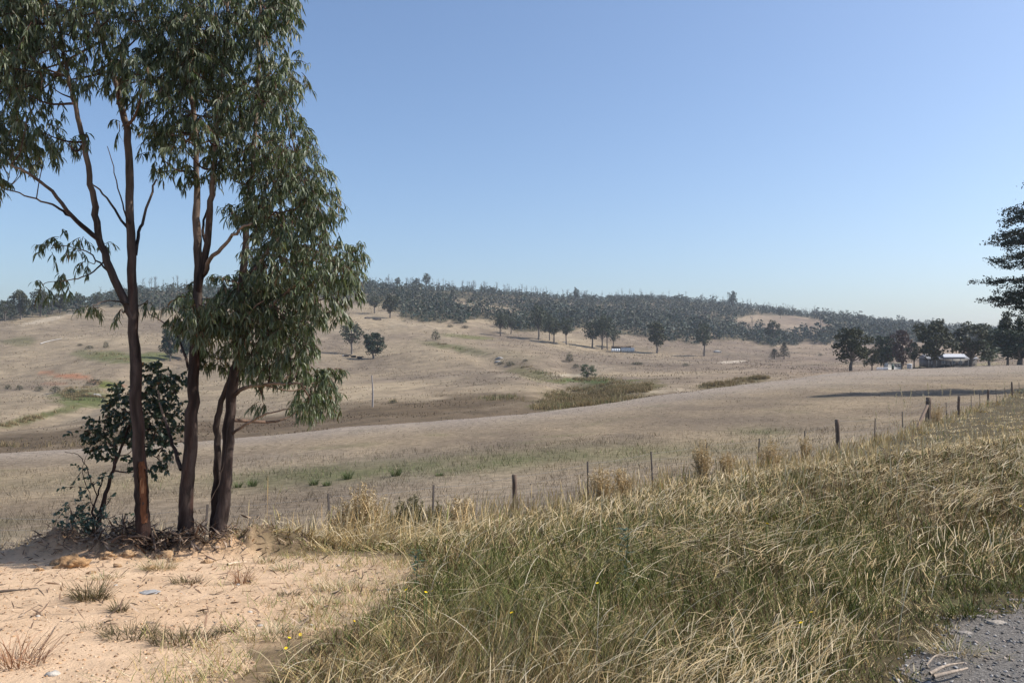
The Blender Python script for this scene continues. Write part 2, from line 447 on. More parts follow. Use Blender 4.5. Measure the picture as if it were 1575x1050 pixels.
def ground_colour0(zone, X, Y, Z):
    Yc = np.maximum(Y, 1.0)
    px = CX + F * X / Yc; py = row_of(X, Yc, Z)
    n1 = fbm(X * 0.9, Y * 0.9, 51, 4); n2 = fbm(X * 6, Y * 6, 52, 3)
    if zone == 'dirt':
        c = mixc((.61, .435, .285), (.51, .35, .22), n1 * 1.6 - .3)
        c = mixc(c, (.66, .47, .31), np.clip(n2 * 2.4 - 1.35, 0, 1) * .6)
        c = mixc(c, (.42, .275, .165), np.clip(fbm(X * 2.5, Y * 2.5, 54, 4) * 3 - 1.75, 0, 1) * .7)
        dm = dist_poly(X, Y, MOUND)
        c = mixc(c, mixc((.46, .27, .135), (.30, .17, .09), fbm(X * 5, Y * 5, 29, 3) * 2 - .5), np.exp(-(dm / .42) ** 2) * .8)
        # trampled leaf crumbs towards the grass
        e = np.clip(1 - (dirt_edge_px(Yc) - px) / 160, 0, 1)
        c = mixc(c, (.30, .23, .14), e * np.clip(n2 * 2.2 - .7, 0, 1) * .8)
        return c
    if zone == 'road':
        c = mixc((.21, .195, .18), (.29, .27, .245), n1)
        return mixc(c, (.30, .25, .2), np.clip(1 - road_dist(X, Y) / .5, 0, 1) * n2)
    if zone == 'verge':
        c = mixc((.20, .15, .085), (.12, .1, .05), n1)
        nd = sum(is_dirt(X + a_, Y + b_).astype(float) for a_, b_ in ((.15, 0), (-.2, 0), (0, .2), (0, -.25), (-.45, 0), (0, -.55))) / 6
        c = mixc(c, (.80, .55, .34), nd * (.5 + n2))
        return mixc(c, (.34, .25, .15), np.clip((px - 250) / 300, 0, 1) * np.clip(1.2 - (px - 500) / 200, 0, 1) * .6)
    if zone == 'paddock':
        n3 = fbm(X / 5, Y / 9, 55, 5)
        c = mixc((.23, .18, .13), (.38, .295, .195), n3 * 2.2 - .6)
        c = mixc(c, (.40, .33, .25), np.clip(fbm(X / 18 + 5, Y / 30, 56, 4) * 3 - 1.5, 0, 1) * .6)
        c = mixc(c, (.19, .145, .105), np.clip(fbm(X / 9, Y / 14, 57, 4) * 3 - 1.75, 0, 1) * .7)
        c = mixc(c, (.14, .145, .065), np.clip(fbm(X / 3, Y / 5, 58, 4) * 3 - 1.95, 0, 1) * .55)
        cr_ = np.interp(px, CRX, CRR); top = np.exp(-((py - cr_) / 14) ** 2)
        c = mixc(c, (.40, .335, .275), top * .75)
        return mixc(c, (.125, .145, .055), paddock_green(px, py, X, Y) * .6)
    n3 = fbm(X / 28, Y / 38, 59, 5); n4 = fbm(X / 7, Y / 10, 60, 4)
    c = mixc((.255, .20, .145), (.40, .315, .21), n3 * 2.4 - .7)
    c = mixc(c, (.19, .15, .105), np.clip(n4 * 3 - 1.85, 0, 1) * .6)
    ct = fbm(X / 55 + 3, Z * 1.6 + fbm(X / 30, Y / 30, 65, 2) * 3, 64, 3)
    c = c * (1 + .34 * (ct - .5) * np.clip((Y - 110) / 60, 0, 1))[..., None]
    c = mixc(c, (.48, .395, .28), np.clip(fbm(X / 15, Y / 22, 61, 4) * 3.4 - 2.0, 0, 1) * .5)
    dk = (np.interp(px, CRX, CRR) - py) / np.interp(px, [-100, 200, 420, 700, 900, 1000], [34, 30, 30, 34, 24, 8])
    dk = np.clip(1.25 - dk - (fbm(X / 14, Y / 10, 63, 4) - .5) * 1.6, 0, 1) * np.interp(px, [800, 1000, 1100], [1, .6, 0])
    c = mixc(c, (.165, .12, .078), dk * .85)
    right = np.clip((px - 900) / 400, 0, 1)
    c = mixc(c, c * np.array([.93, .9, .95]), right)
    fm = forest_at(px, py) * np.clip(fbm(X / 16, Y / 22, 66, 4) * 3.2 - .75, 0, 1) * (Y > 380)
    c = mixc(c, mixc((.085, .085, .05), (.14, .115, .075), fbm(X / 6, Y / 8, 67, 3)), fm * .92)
    return patch_cols(c, px, py, X, Y, 71)

tcols = np.concatenate([np.linspace(-3.2, -0.76, 26)[:-1], np.linspace(-0.76, 0.76, 400), np.linspace(0.76, 3.2, 26)[1:]])
yrows = np.exp(np.linspace(math.log(1.0), math.log(2500), 440))
GT, GY = np.meshgrid(tcols, yrows, indexing='ij')
GX = GT * GY
GZ = H(GX, GY)
nC, nR = GX.shape
cxm = (GX[:-1, :-1] + GX[1:, 1:]) / 2; cym = (GY[:-1, :-1] + GY[1:, 1:]) / 2
cpx = CX + F * cxm / cym
crY = np.interp(cpx, sorted(FAR), [FAR[k][0][0] for k in sorted(FAR)]) * 1.08
zone = np.full(cxm.shape, 3)                               # hillside
zone[cym < crY] = 2                                        # paddock
zone[cym < fenceY(cpx) + 0.3] = 1                          # verge
zone[(cym < 11) & is_dirt(cxm, cym)] = 0
zone[is_road(cxm, cym) & (cym < fenceY(cpx) - 1)] = 4
idx = np.arange(nC * nR).reshape(nC, nR)
Q = np.stack([idx[:-1, :-1], idx[1:, :-1], idx[1:, 1:], idx[:-1, 1:]], -1)
allV = np.stack([GX, GY, GZ], -1).reshape(-1, 3)
for zi, nm, mt, zn in ((0, 'dirt_ground', M_dirt, 'dirt'), (1, 'grass_verge', M_soil, 'verge'), (2, 'paddock', M_pad, 'paddock'), (3, 'hillside', M_hill, 'hill'), (4, 'gravel_road', M_gravel, 'road')):
    f = Q[zone == zi]
    u, inv = np.unique(f, return_inverse=True)
    v = allV[u]
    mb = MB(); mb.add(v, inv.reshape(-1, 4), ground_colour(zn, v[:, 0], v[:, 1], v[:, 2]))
    o = mb.build(nm, mt, smooth=True)
    tag(o, kind='structure')

# ------------------------------------------------------------------ grass
def blades(P, az, lean0, lean1, L, Wd, prof, col, mb, bend=1.0, twist=0.5, tipcol=None):
    n = len(P)
    hd = np.stack([np.cos(az), np.sin(az), np.zeros(n)], 1)
    up = np.array([0, 0, 1.0])
    d0 = np.cos(lean0)[:, None] * up + np.sin(lean0)[:, None] * hd
    d1 = np.cos(lean1)[:, None] * up + np.sin(lean1)[:, None] * hd
    ta = az + pi / 2 + rng.normal(0, twist, n)
    side = np.stack([np.cos(ta), np.sin(ta), rng.normal(0, .15, n)], 1)
    V, Fc, k = ribbon(P, d0, d1, L, Wd, nrm(side), prof, bend)
    cc = np.repeat(col, k, 0)
    if tipcol is not None:
        s = np.tile(np.repeat(np.linspace(0, 1, k // 2), 2), n)[:, None]
        cc = cc * (1 - s) + np.repeat(tipcol, k, 0) * s
    mb.add(V, Fc, cc)
def sample(n, t0, t1, y0, y1, p=1.0):
    """points with density ~ Y^-(1+...) : uniform in t, Y drawn as Y^(1-p)"""
    u = rng.random(n)
    if abs(p - 1) < 1e-6: Y = y0 * (y1 / y0) ** u
    else: Y = (y0 ** (1 - p) + u * (y1 ** (1 - p) - y0 ** (1 - p))) ** (1 / (1 - p))
    return rng.uniform(t0, t1, n) * Y, Y
STRAW = np.array([(.60, .44, .20), (.66, .52, .28), (.47, .33, .14), (.33, .22, .10), (.74, .62, .40)])
GREEN = np.array([(.18, .20, .05), (.135, .165, .038), (.24, .245, .075), (.30, .285, .105), (.09, .115, .03)])
BROWN = np.array([(.20, .13, .065), (.15, .10, .05), (.25, .17, .09)])
def pick(pal, n, j=.12):
    return pal[rng.integers(0, len(pal), n)] * (1 + rng.normal(0, j, (n, 1)))
def verge_ok(X, Y):
    px = CX + F * X / Y
    return (Y < fenceY(px) + 0.35) & ~is_dirt(X + rng.normal(0, 1, len(X)) * (jt := np.where(rng.random(len(X)) < .22, .42, .13)), Y + rng.normal(0, 1, len(X)) * jt) & (road_dist(X, Y) + (fbm(X * 2.2, Y * 2.2, 47, 3) - .5) * .55 < 0.06) & ~((px < 345) & (Y < 9.3))
def greenness(X, Y):
    px = CX + F * X / Y
    py = row_of(X, Y, H(X, Y))
    g = 0.85 * np.exp(-((px - 830) / 260) ** 2 - ((py - 925) / 75) ** 2) + .45 * np.exp(-((px - 1150) / 260) ** 2 - ((py - 850) / 55) ** 2)
    g += 0.45 * np.exp(-((px - 1350) / 200) ** 2 - ((py - 960) / 80) ** 2) + .27
    g += .3 * np.exp(-((px - 520) / 80) ** 2 - ((py - 960) / 60) ** 2)
    g -= 0.45 * np.clip((760 - py) / 60, 0, 1) * np.clip((px - 1150) / 200, 0, 1) + .3 * np.exp(-((px - 520) / 130) ** 2 - ((py - 850) / 40) ** 2)
    g += (fbm(X * 1.1, Y * 1.1, 81, 4) - .5) * 1.5
    return np.clip(g, 0, 1)
mb = MB()
def verge_layer(n, y0, y1, p, t0=-.72, t1=.92, kind='lodged', wk=1.0, segs=4):
    q = {'lodged': 14, 'under': 6, 'stem': 4}[kind]
    X, Y = sample(n // q, t0, t1, y0, y1, p)
    k = verge_ok(X, Y); X, Y = np.repeat(X[k], q), np.repeat(Y[k], q); n = len(X)
    ctuft = np.repeat(rng.random(n // q), q)                # one value per tuft
    caz = np.repeat(rng.normal(0, .5, n // q), q); cgr = np.repeat(rng.normal(0, .28, n // q), q)
    sp = .034 * np.maximum(Y / 5, 1) ** .6 * (1.6 if kind == 'under' else 1)
    X = X + rng.normal(0, 1, n) * sp; Y = Y + rng.normal(0, 1, n) * sp
    px = CX + F * X / Y
    Z = H(X, Y)
    g = np.clip(greenness(X, Y) + cgr, 0, 1)
    fd = fenceY(px) - Y                                    # metres before the fence
    edge = np.clip((px - dirt_edge_px(Y)) / 90, 0.12, 1); edge = np.where(Y > 8.6, 1, edge) * (1 - .45 * is_dirt(X, Y - .4) - .25 * is_dirt(X, Y - .9) - .12 * is_dirt(X, Y - 1.5) - .08 * is_dirt(X, Y - 2.2)) * np.interp(px, [330, 700], [.72, 1])
    redge = np.clip(-road_dist(X, Y) / .7, .18, 1)
    Pt = np.stack([X, Y, Z - .02], 1)
    wd = .0036 * np.maximum(Y / 5, .75) ** .85 * wk
    # patches where the grass has been laid over, others where it stands
    lod = np.clip(fbm(X / 1.5, Y / 1.5, 83, 3) * 2.2 - .35 + .45 * np.clip((px - 800) / 300, 0, 1), 0, 1)
    stand = np.clip(1.15 - fd / np.interp(px, [500, 1100, 1575], [1.2, 2.6, 11.0]), 0, 1)
    stand = np.maximum(stand, np.exp(-((px - 560) / 130) ** 2) * np.clip((Y - 8.5) / 2, 0, 1) * .7)
    lod = lod * (1 - stand)
    flow = (fbm(X / 2.3, Y / 2.3, 85, 3) - .5) * 3.2 + .45    # laid-over direction, mostly to the right
    if kind == 'lodged':
        az = flow + caz + rng.normal(0, .35, n) + np.where(np.repeat(rng.random(n // q), q) < .2, pi, 0)
        L = rng.uniform(.11, .33, n) * (.6 + .8 * ctuft) * (.85 + .9 * stand) * np.interp(Y, [16, 26], [1, .75]) * edge ** .6 * redge ** .6
        l0 = rng.uniform(.05, .5, n) + lod * .85
        l1 = rng.uniform(.5, 1.2, n) + lod * .8 - stand * .45
        gr = rng.random(n) < g * .85
        col = np.where(gr[:, None], pick(GREEN, n), pick(STRAW, n))
        br = (rng.random(n) < .14)[:, None]
        col = np.where(br, pick(BROWN, n), col)
        tip = np.where((gr & (rng.random(n) < .5))[:, None], pick(STRAW, n) * .85, col)
        prof = np.interp(np.linspace(0, 1, segs), [0, .3, .8, 1], [1, 1, .7, .12])
        blades(Pt, az, l0, l1, L, wd * rng.uniform(.7, 1.4, n), prof, col, mb, 1.0, .6, tip)
    elif kind == 'under':
        az = rng.uniform(0, 2 * pi, n)
        L = rng.uniform(.12, .34, n) * edge ** .7 * redge ** .7
        col = np.where((rng.random(n) < .25 + g * .7)[:, None], pick(GREEN, n) * .6, pick(BROWN, n) * .7)
        blades(Pt, az, rng.uniform(.1, .6, n), rng.uniform(.4, 1.5, n), L, wd * 1.3 * rng.uniform(.8, 1.4, n), [1, .8, .15], col, mb)
    else:                                                   # standing seed stems
        k = rng.random(n) < (.12 + .88 * stand) * edge * redge
        X, Y, Pt, wd, stand, g = X[k], Y[k], Pt[k], wd[k], stand[k], g[k]; n = len(X)
        az = rng.normal(.3, 1.4, n)
        L = rng.uniform(.35, .85, n) * (.75 + .25 * stand) * np.interp(Y, [16, 26], [1, .68])
        col = np.where((rng.random(n) < .2)[:, None], pick(GREEN, n) * 1.2, pick(STRAW, n))
        gold = np.array([(.58, .42, .21), (.64, .50, .28), (.50, .35, .17), (.68, .56, .36)])
        col = np.where((rng.random(n) < .75)[:, None], pick(gold, n), col)
        blades(Pt, az, rng.uniform(0, .2, n), rng.uniform(.15, .7, n), L, wd * .8, [.8, .7, .8, 1.9, .3], col, mb)
verge_layer(232000, 2.9, 24, 1.0, kind='lodged', wk=1.0)
verge_layer(77000, 2.9, 20, 1.1, kind='under', wk=1.2)
verge_layer(26000, 7, 26, .6, kind='stem')
verge_layer(34000, 20, 92, .9, t0=.28, kind='lodged', wk=1.2, segs=3)
verge_layer(24000, 20, 92, .6, t0=.28, kind='stem', wk=1.0)
# thin low growth straying onto the dirt
nm = 520
X, Y = sample(nm * 6, -.55, .02, 3.6, 9.3, 1.0)
pxm = CX + F * X / Y
k = is_dirt(X, Y) & (rng.random(len(X)) < .75 * np.exp(-np.maximum(dirt_edge_px(Y) - pxm, 0) / 75)); X, Y = X[k][:nm], Y[k][:nm]
X = np.repeat(X, 12) + rng.normal(0, .05, len(X) * 12); Y = np.repeat(Y, 12) + rng.normal(0, .05, len(Y) * 12); n = len(X)
blades(np.stack([X, Y, H(X, Y) - .01], 1), rng.uniform(0, 6.28, n), rng.uniform(.2, 1.1, n), rng.uniform(.6, 1.7, n), rng.uniform(.05, .19, n), np.full(n, .0042), [1, .8, .15], np.where((rng.random(n) < .45)[:, None], pick(GREEN, n), pick(STRAW, n) * .8), mb)
o = mb.build('verge_grass', M_grass)
tag(o, 'tall tangled straw and green roadside grass sloping down to the fence', 'grass', kind='stuff')

# matted straw lying over the tufts
mb = MB()
X, Y = sample(41000, -.3, .9, 3.0, 22, 1.0)
k = verge_ok(X, Y) & (road_dist(X, Y) < -.15) & ((CX + F * X / Y - dirt_edge_px(Y) > 40) | (Y > 9.4)); X, Y = X[k], Y[k]
k = rng.random(len(X)) < np.clip(fbm(X / 1.2, Y / 1.2, 87, 4) * 4 - 1.55, .05, 1) * np.interp(CX + F * X / Y, [500, 1000], [.5, 1]) * (1 - .62 * greenness(X, Y)); X, Y = X[k], Y[k]; n = len(X)
flow = (fbm(X / 2.3, Y / 2.3, 85, 3) - .5) * 3.2 + .45
az = flow + rng.normal(0, .4, n) + np.where(rng.random(n) < .2, pi, 0)
blades(np.stack([X, Y, H(X, Y) + rng.uniform(.08, .3, n)], 1), az, rng.uniform(.7, 1.45, n), rng.uniform(1.2, 1.75, n), rng.uniform(.07, .26, n), .0046 * np.maximum(Y / 5, .8) ** .85 * rng.uniform(.6, 1.2, n), [.7, 1, .9, .2],
       pick(np.array([(.58, .45, .26), (.50, .37, .19), (.64, .53, .35), (.44, .32, .16)]), n, .14), mb, 1, .5)
tag(mb.build('matted_straw', M_grass), 'pale matted straw lying flat over the roadside grass', 'straw', kind='stuff')

# long pale bent stalks lying over the near grass
mb = MB()
X, Y = sample(620, -.3, .68, 3.3, 15, 1.1)
k = verge_ok(X, Y) & (CX + F * X / Y - dirt_edge_px(Y) > 25) & (road_dist(X, Y) < -.12); X, Y = X[k], Y[k]; n = len(X)
flow = (fbm(X / 2.3, Y / 2.3, 85, 3) - .5) * 3.2 + .35
az = flow + rng.normal(0, .6, n) + np.where(rng.random(n) < .25, pi, 0)
blades(np.stack([X, Y, H(X, Y) + .05], 1), az, rng.uniform(.1, .8, n), rng.uniform(1.2, 2.1, n), rng.uniform(.25, .6, n), .0040 * np.maximum(Y / 5, .8) ** .8 * rng.uniform(.7, 1.2, n),
       [.8, .9, .9, .8, .9, .7, .15], pick(np.array([(.56, .46, .30), (.50, .39, .24), (.60, .52, .38)]), n, .08), mb, .9, .5)
tag(mb.build('dry_grass_stalks', M_grass), 'long pale dry grass stalks bent over the green grass', 'grass stalks', kind='stuff')

# short grass of the paddock
mb = MB()
def field_layer(n, y0, y1, p, L0, L1, wk, seed, flat=0.0):
    X, Y = sample(n, -.74, .74, y0, y1, p)
    px = CX + F * X / Y
    k = (Y > fenceY(px) - .1) & (Y < np.interp(px, sorted(FAR), [FAR[q][0][0] for q in sorted(FAR)]) * 1.1)
    k &= rng.random(n) < np.clip(fbm(X / 1.6, Y / 2.6, seed, 4) * 2.6 - .7, .12, 1)
    X, Y, px = X[k], Y[k], px[k]; n = len(X); Z = H(X, Y)
    py = row_of(X, Y, Z)
    g = paddock_green(px, py, X, Y)
    base = ground_colour('paddock', X, Y, Z)
    col = base * (1 + (rng.random((n, 1)) - .4) * np.interp(Y, [15, 60], [1.2, .55])[:, None])
    col = np.where((rng.random(n) < g * .4)[:, None], pick(np.array([(.13, .16, .06), (.16, .19, .07)]), n), col)
    col = np.where((rng.random(n) < .12)[:, None], pick(np.array([(.36, .29, .20), (.31, .245, .16)]), n), col)
    s = np.maximum(Y / 15, 1) ** .75
    blades(np.stack([X, Y, Z - .01], 1), rng.uniform(0, 2 * pi, n), rng.uniform(0, .6, n) + flat, rng.uniform(.3, 1.2, n) + flat * .5, rng.uniform(L0, L1, n) * (.6 + .4 * s), .011 * s * wk * rng.uniform(.6, 1.4, n), [1, .2], col, mb, 1, 1.5)
field_layer(75000, 9.5, 45, .9, .06, .2, 1.0, 91)
field_layer(80000, 40, 210, .9, .03, .08, 1.6, 92, .75)
tag(mb.build('paddock_grass', M_grass), 'short dry grazed grass over the sloping paddock', 'grass', kind='stuff')

# hillside tussocks
mb = MB()
n = 80000
X, Y = sample(n, -.76, .76, 90, 620, 0.6)
px = CX + F * X / Y
k = (Y > np.interp(px, sorted(FAR), [FAR[q][0][0] for q in sorted(FAR)]) * 1.1) & (rng.random(n) < np.clip(fbm(X / 13, Y / 9, 95, 4) * 4.5 - 1.9, .03, 1))
X, Y = X[k], Y[k]; n = len(X); Z = H(X, Y)
col = ground_colour('hill', X, Y, Z) * rng.uniform(.75, 1.3, (n, 1))
col = np.where((rng.random(n) < .05)[:, None], pick(np.array([(.13, .12, .06), (.15, .11, .07)]), n), col)
s = (Y / 150) ** .6
blades(np.stack([X, Y, Z - .03], 1), rng.uniform(0, 2 * pi, n), rng.uniform(0, .7, n), rng.uniform(.4, 1.4, n), rng.uniform(.2, .42, n) * s, .16 * s * rng.uniform(.6, 1.5, n), [1, .25], col, mb, 1, 1.5)
tag(mb.build('hillside_tussocks', M_grass), 'dry grass tussocks scattered over the far grazed hillside', 'grass', kind='stuff')

# reeds and rough growth in the gully
def in_patch(px, py, q):
    cx, cy, rx, ry, rot = q
    a = radians(rot); dx = px - cx; dy = py - cy
    return ((dx * cos(a) + dy * sin(a)) / rx) ** 2 + ((-dx * sin(a) + dy * cos(a)) / ry) ** 2
REED = [(915, 609, 85, 17, -6, 5200), (880, 622, 65, 8, -5, 1800), (1130, 589, 58, 4.5, -8, 1100), (965, 596, 45, 9, 0, 1500), (905, 585, 55, 3.5, 0, 700), (830, 573, 35, 5, 15, 300), (690, 533, 32, 3, 12, 260),
        (130, 608, 42, 11, 5, 1500), (50, 645, 75, 4, -14, 700), (760, 613, 60, 5, 3, 350), (170, 548, 45, 8, 8, 420), (20, 687, 60, 3, -2, 160), (100, 686, 80, 3, -2, 140), (605, 618, 8, 3, 0, 50)]
mb = MB()
for q in REED:
    cx, cy, rx, ry, rot, n = q
    a = radians(rot)
    r = np.sqrt(rng.random(n)); th = rng.uniform(0, 2 * pi, n)
    u = r * np.cos(th) * rx; v = r * np.sin(th) * ry
    ppx = cx + u * cos(a) - v * sin(a); ppy = cy + u * sin(a) + v * cos(a)
    # look the distance up from a per-column table
    T = (ppx - CX) / F; Y0 = np.array([crest(q2) * 1.04 for q2 in ppx])
    Yg = np.exp(np.linspace(math.log(70), math.log(500), 110))[None]
    Zg = H(T[:, None] * Yg, np.broadcast_to(Yg, (n, 110)))
    R = HOR + F * (EYE - Zg) / Yg
    ok = (R <= ppy[:, None]) & (Yg > Y0[:, None])
    j = np.argmax(ok, 1); k = ok.any(1)
    Y = Yg[0][j][k]; X = (T[k]) * Y; n = len(X)
    cl = fbm(X / 5, Y / 5, 97, 3)
    k = cl + rng.normal(0, .1, n) > .45 + .22 * in_patch(CX + F * X / Y, row_of(X, Y, H(X, Y)), q[:5])
    X, Y, cl = X[k], Y[k], cl[k]; n = len(X)
    if n == 0: continue
    m = 5
    X = np.repeat(X, m) + rng.normal(0, .25, n * m); Y = np.repeat(Y, m) + rng.normal(0, .25, n * m); n *= m
    hue = fbm(X / 9, Y / 9, 98, 3)
    col = np.where((rng.random(n) < np.clip(hue * 3 - 1.65, .05, .75))[:, None], pick(np.array([(.16, .18, .07), (.20, .21, .085), (.12, .135, .055)]), n), pick(np.array([(.28, .21, .11), (.21, .155, .08), (.36, .28, .16)]), n))
    blades(np.stack([X, Y, H(X, Y) - .05], 1), rng.uniform(0, 2 * pi, n), rng.uniform(0, .35, n), rng.uniform(.2, 1.0, n), rng.uniform(.35, .95, n), np.full(n, .10) * (Y / 150) ** .5, [1, .25], col, mb, 1, 1.5)
tag(mb.build('gully_reeds', M_grass), 'brown and green reeds filling the gully behind the paddock', 'reeds', kind='stuff')
# ------------------------------------------------------------------ roadside gum trees
BK_LOW = np.array((.020, .013, .011)); BK_GREY = np.array((.075, .055, .047)); BK_PALE = np.array((.27, .195, .145)); BK_RED = np.array((.06, .025, .017))
def stem(mb, pxpts, Yb, r0, r1, sides=14, n=40, dY=None, pale=(0.45, 0.8), seed=0, wob=.16):
    """stem drawn through photograph points at distance Yb (+dY per point); radii in metres"""
    m = len(pxpts)
    dY = dY or [0] * m
    pts = np.array([W(a, b, Yb + d) for (a, b), d in zip(pxpts, dY)])
    p = spline(pts, n)
    s = np.linspace(0, 1, n)
    p[1:-1] += rng.normal(0, .006, (n - 2, 3))
    r = r0 * (1 - s) ** 1.15 + r1 * (1 - (1 - s) ** 1.15)
    V, Fc = tube(p, r, sides, wob, seed=seed)
    sv = np.repeat(s, sides)
    u = np.tile(np.arange(sides), n); nn = fbm(u * .9 + seed * 3, np.repeat(np.arange(n), sides) * .35, seed + 5, 3)
    f = np.clip((sv - pale[0]) / (pale[1] - pale[0]), 0, 1)
    c = mixc(BK_LOW, BK_GREY, np.clip(nn * 2.6 - .8, 0, 1))
    c = mixc(c, BK_RED, np.clip(fbm(u * .5, np.repeat(np.arange(n), sides) * .2, seed + 9, 3) * 3 - 1.6, 0, 1) * .8)
    c = mixc(c, BK_PALE, np.clip(f * (.55 + nn), 0, 1))
    mb.add(V, Fc, c)
    return p, r
LEAFP = np.array([(.085, .105, .05), (.115, .135, .07), (.06, .08, .034), (.155, .172, .098), (.095, .125, .042), (.20, .21, .135)])
LEAFR = np.array([(.15, .085, .04), (.17, .12, .05)])
def sprays(mb, mbt, c, r, n, leaf=(.07, .14), wid=(.011, .019), nl=(12, 20), hang=1.0, pal=LEAFP, droop=.9, flat=1.0):
    """n drooping twigs of leaves inside a ball (centre c, radius r)"""
    d = nrm(rng.normal(0, 1, (n, 3)))
    st = c + d * (rng.random((n, 1)) ** .5 * r * .78) * np.array([1, 1, flat])
    out = nrm(d * .7 + nrm(st - c + 1e-6) * .6 + np.array([0, 0, -.25]) + rng.normal(0, .3, (n, 3)))
    for i in range(n):
        L = rng.uniform(.55, 1.0) * max(r * .8, .16)
        k = rng.integers(nl[0], nl[1])
        d1 = nrm(out[i] * (1 - droop * .55) + np.array([0, 0, -droop]))
        s = np.linspace(0, 1, 5)[:, None]
        tw = st[i] + out[i] * L * s * (1 - s * .35) + d1 * L * s * s * .55
        V, Fc = tube(tw, np.linspace(.0042, .0015, 5), 3)
        mbt.add(V, Fc, BK_RED * 1.2)
        u = np.sort(rng.uniform(.12, 1.0, k))
        P = np.stack([np.interp(u, s[:, 0], tw[:, j]) for j in range(3)], 1)
        side_d = nrm(rng.normal(0, 1, (k, 3)))
        d0 = nrm(out[i] * .3 + side_d * .75 + np.array([0, 0, .1 - .75 * hang]))
        de = nrm(side_d * .18 + np.array([0, 0, -1.0]) * hang + rng.normal(0, .16, (k, 3)) + out[i] * .25 * (1.2 - hang))
        sv = nrm(np.cross(de, rng.normal(0, 1, (k, 3))))
        V, Fc, kk = ribbon(P, d0, de, rng.uniform(leaf[0], leaf[1], k), rng.uniform(wid[0], wid[1], k), sv, [.2, 1.0, .8, .05], .6)
        col = pick(pal, k, .12)
        col = np.where((rng.random(k) < .035)[:, None], pick(LEAFR, k), col)
        mb.add(V, Fc, np.repeat(col, kk, 0))
def limb_to(mbw, stems, c, rr=.012, seed=0):
    """a thin branch from the nearest sensible stem point up/out to a foliage clump"""
    best = None
    for p, r in stems:
        dz = c[2] - p[:, 2]
        d = np.linalg.norm(p - c, axis=1) + np.where(dz < .05, 1.2 * (.05 - dz), 0)
        i = int(np.argmin(d))
        if best is None or d[i] < best[0]: best = (d[i], p[i], r[i])
    L, a, ra = best
    if L < .08: return
    mid = (a + c) / 2 + np.array([0, 0, -.10 * L]) + rng.normal(0, .06 * L, 3)
    pts = spline(np.array([a, mid, c]), 9)
    r0 = min(ra * .7, .007 + .016 * L)
    V, Fc = tube(pts, np.linspace(r0, .004, 9), 5)
    mbw.add(V, Fc, mixc(BK_RED, BK_PALE, np.full(len(V), rng.random() * .6)))
def gum(name, label, Yb, stems_def, blobs, dens, extra=None):
    base = W(stems_def[0]['p'][0][0], stems_def[0]['p'][0][1], Yb)
    root = empty(name, (base[0], base[1], Hs(base[0], base[1])))
    inv = -np.array(root.location)
    sl = []
    for q, sdf in enumerate(stems_def):
        mbs = MB()
        p, r = stem(mbs, sdf['p'], Yb, sdf['r'][0], sdf['r'][1], sdf.get('sides', 14), sdf.get('n', 44), sdf.get('d'), sdf.get('pale', (.45, .8)), seed=q * 3 + int(Yb * 10) % 7)
        mbs.V = [v + inv for v in mbs.V]
        mbs.build('trunk' if q == 0 else sdf.get('name', 'limb'), M_bark, root, True)
        if sdf.get('carry', True): sl.append((p, r))
    mbf, mbt = MB(), MB()
    for b in blobs:
        bx, by, br = b[0], b[1], b[2]
        dd = b[3] if len(b) > 3 else None
        depths = [dd] if dd is not None else ([rng.uniform(-.25, .25)] if br < 24 else [rng.uniform(-.75, -.25), rng.uniform(.2, .85)])
        for dY in depths:
            c = W(bx + rng.normal(0, br * .15), by + rng.normal(0, br * .12), Yb + dY)
            r = br / F * Yb
            limb_to(mbt, sl, c)
            sprays(mbf, mbt, c, r, max(3, int(dens * rng.uniform(.45, 1.45) * (.45 if by < -50 else 1) * (br / 40) ** 2 / len(depths))))
    for m_ in (mbf, mbt): m_.V = [v + inv for v in m_.V]
    tag(mbt.build('twigs', M_bark, root), kind='stuff')
    tag(mbf.build('crown', M_leaf, root), kind='stuff')
    tag(root, label, 'tree', 'roadside gum trees')
    return root, inv
A_st = [
    dict(p=[(221, 850), (219, 800), (216, 740), (212, 650), (208, 560), (205, 490), (203, 400), (199, 300), (197, 210), (185, 160), (170, 95), (150, 30), (140, -70), (120, -190)], r=(.084, .012), n=70, d=[0] * 9 + [.05, .1, .1, .2, .3]),
    dict(p=[(206, 492), (187, 452), (160, 390), (147, 330), (138, 270), (122, 190), (110, 140), (98, 80), (85, 0), (70, -110)], r=(.048, .010), n=46, d=[0, -.02, -.06, -.1, -.15, -.2, -.25, -.3, -.4, -.5], pale=(.25, .7)),
    dict(p=[(150, 367), (112, 335), (75, 290), (35, 262), (5, 250)], r=(.028, .01), sides=8, n=20, d=[-.1, -.2, -.35, -.5, -.6], pale=(.2, .9)),
    dict(p=[(113, 336), (85, 318), (55, 306), (10, 292)], r=(.016, .007), sides=7, n=16, d=[-.2, -.1, 0, .1], pale=(.2, .9)),
    dict(p=[(208, 392), (213, 362), (220, 340), (234, 292), (241, 276)], r=(.022, .010), sides=8, n=16, d=[0, .1, .15, .25, .3], carry=False),
    dict(p=[(204, 365), (185, 335), (160, 300), (140, 280)], r=(.018, .008), sides=7, n=14, d=[0, .2, .4, .5], carry=False),
    dict(p=[(203, 350), (190, 320), (178, 270), (165, 225)], r=(.012, .004), sides=6, n=14, d=[0, -.2, -.3, -.4], carry=False),
    dict(p=[(158, 404), (140, 420), (118, 428), (92, 432)], r=(.010, .005), sides=6, n=12, d=[-.05, -.2, -.3, -.35]),
    dict(p=[(170, 425), (150, 400), (130, 385), (95, 378)], r=(.012, .005), sides=6, n=12, d=[-.05, .1, .2, .25]),
    dict(p=[(203, 470), (180, 462), (158, 465), (143, 470)], r=(.010, .004), sides=6, n=12, d=[0, -.15, -.25, -.3]),
]
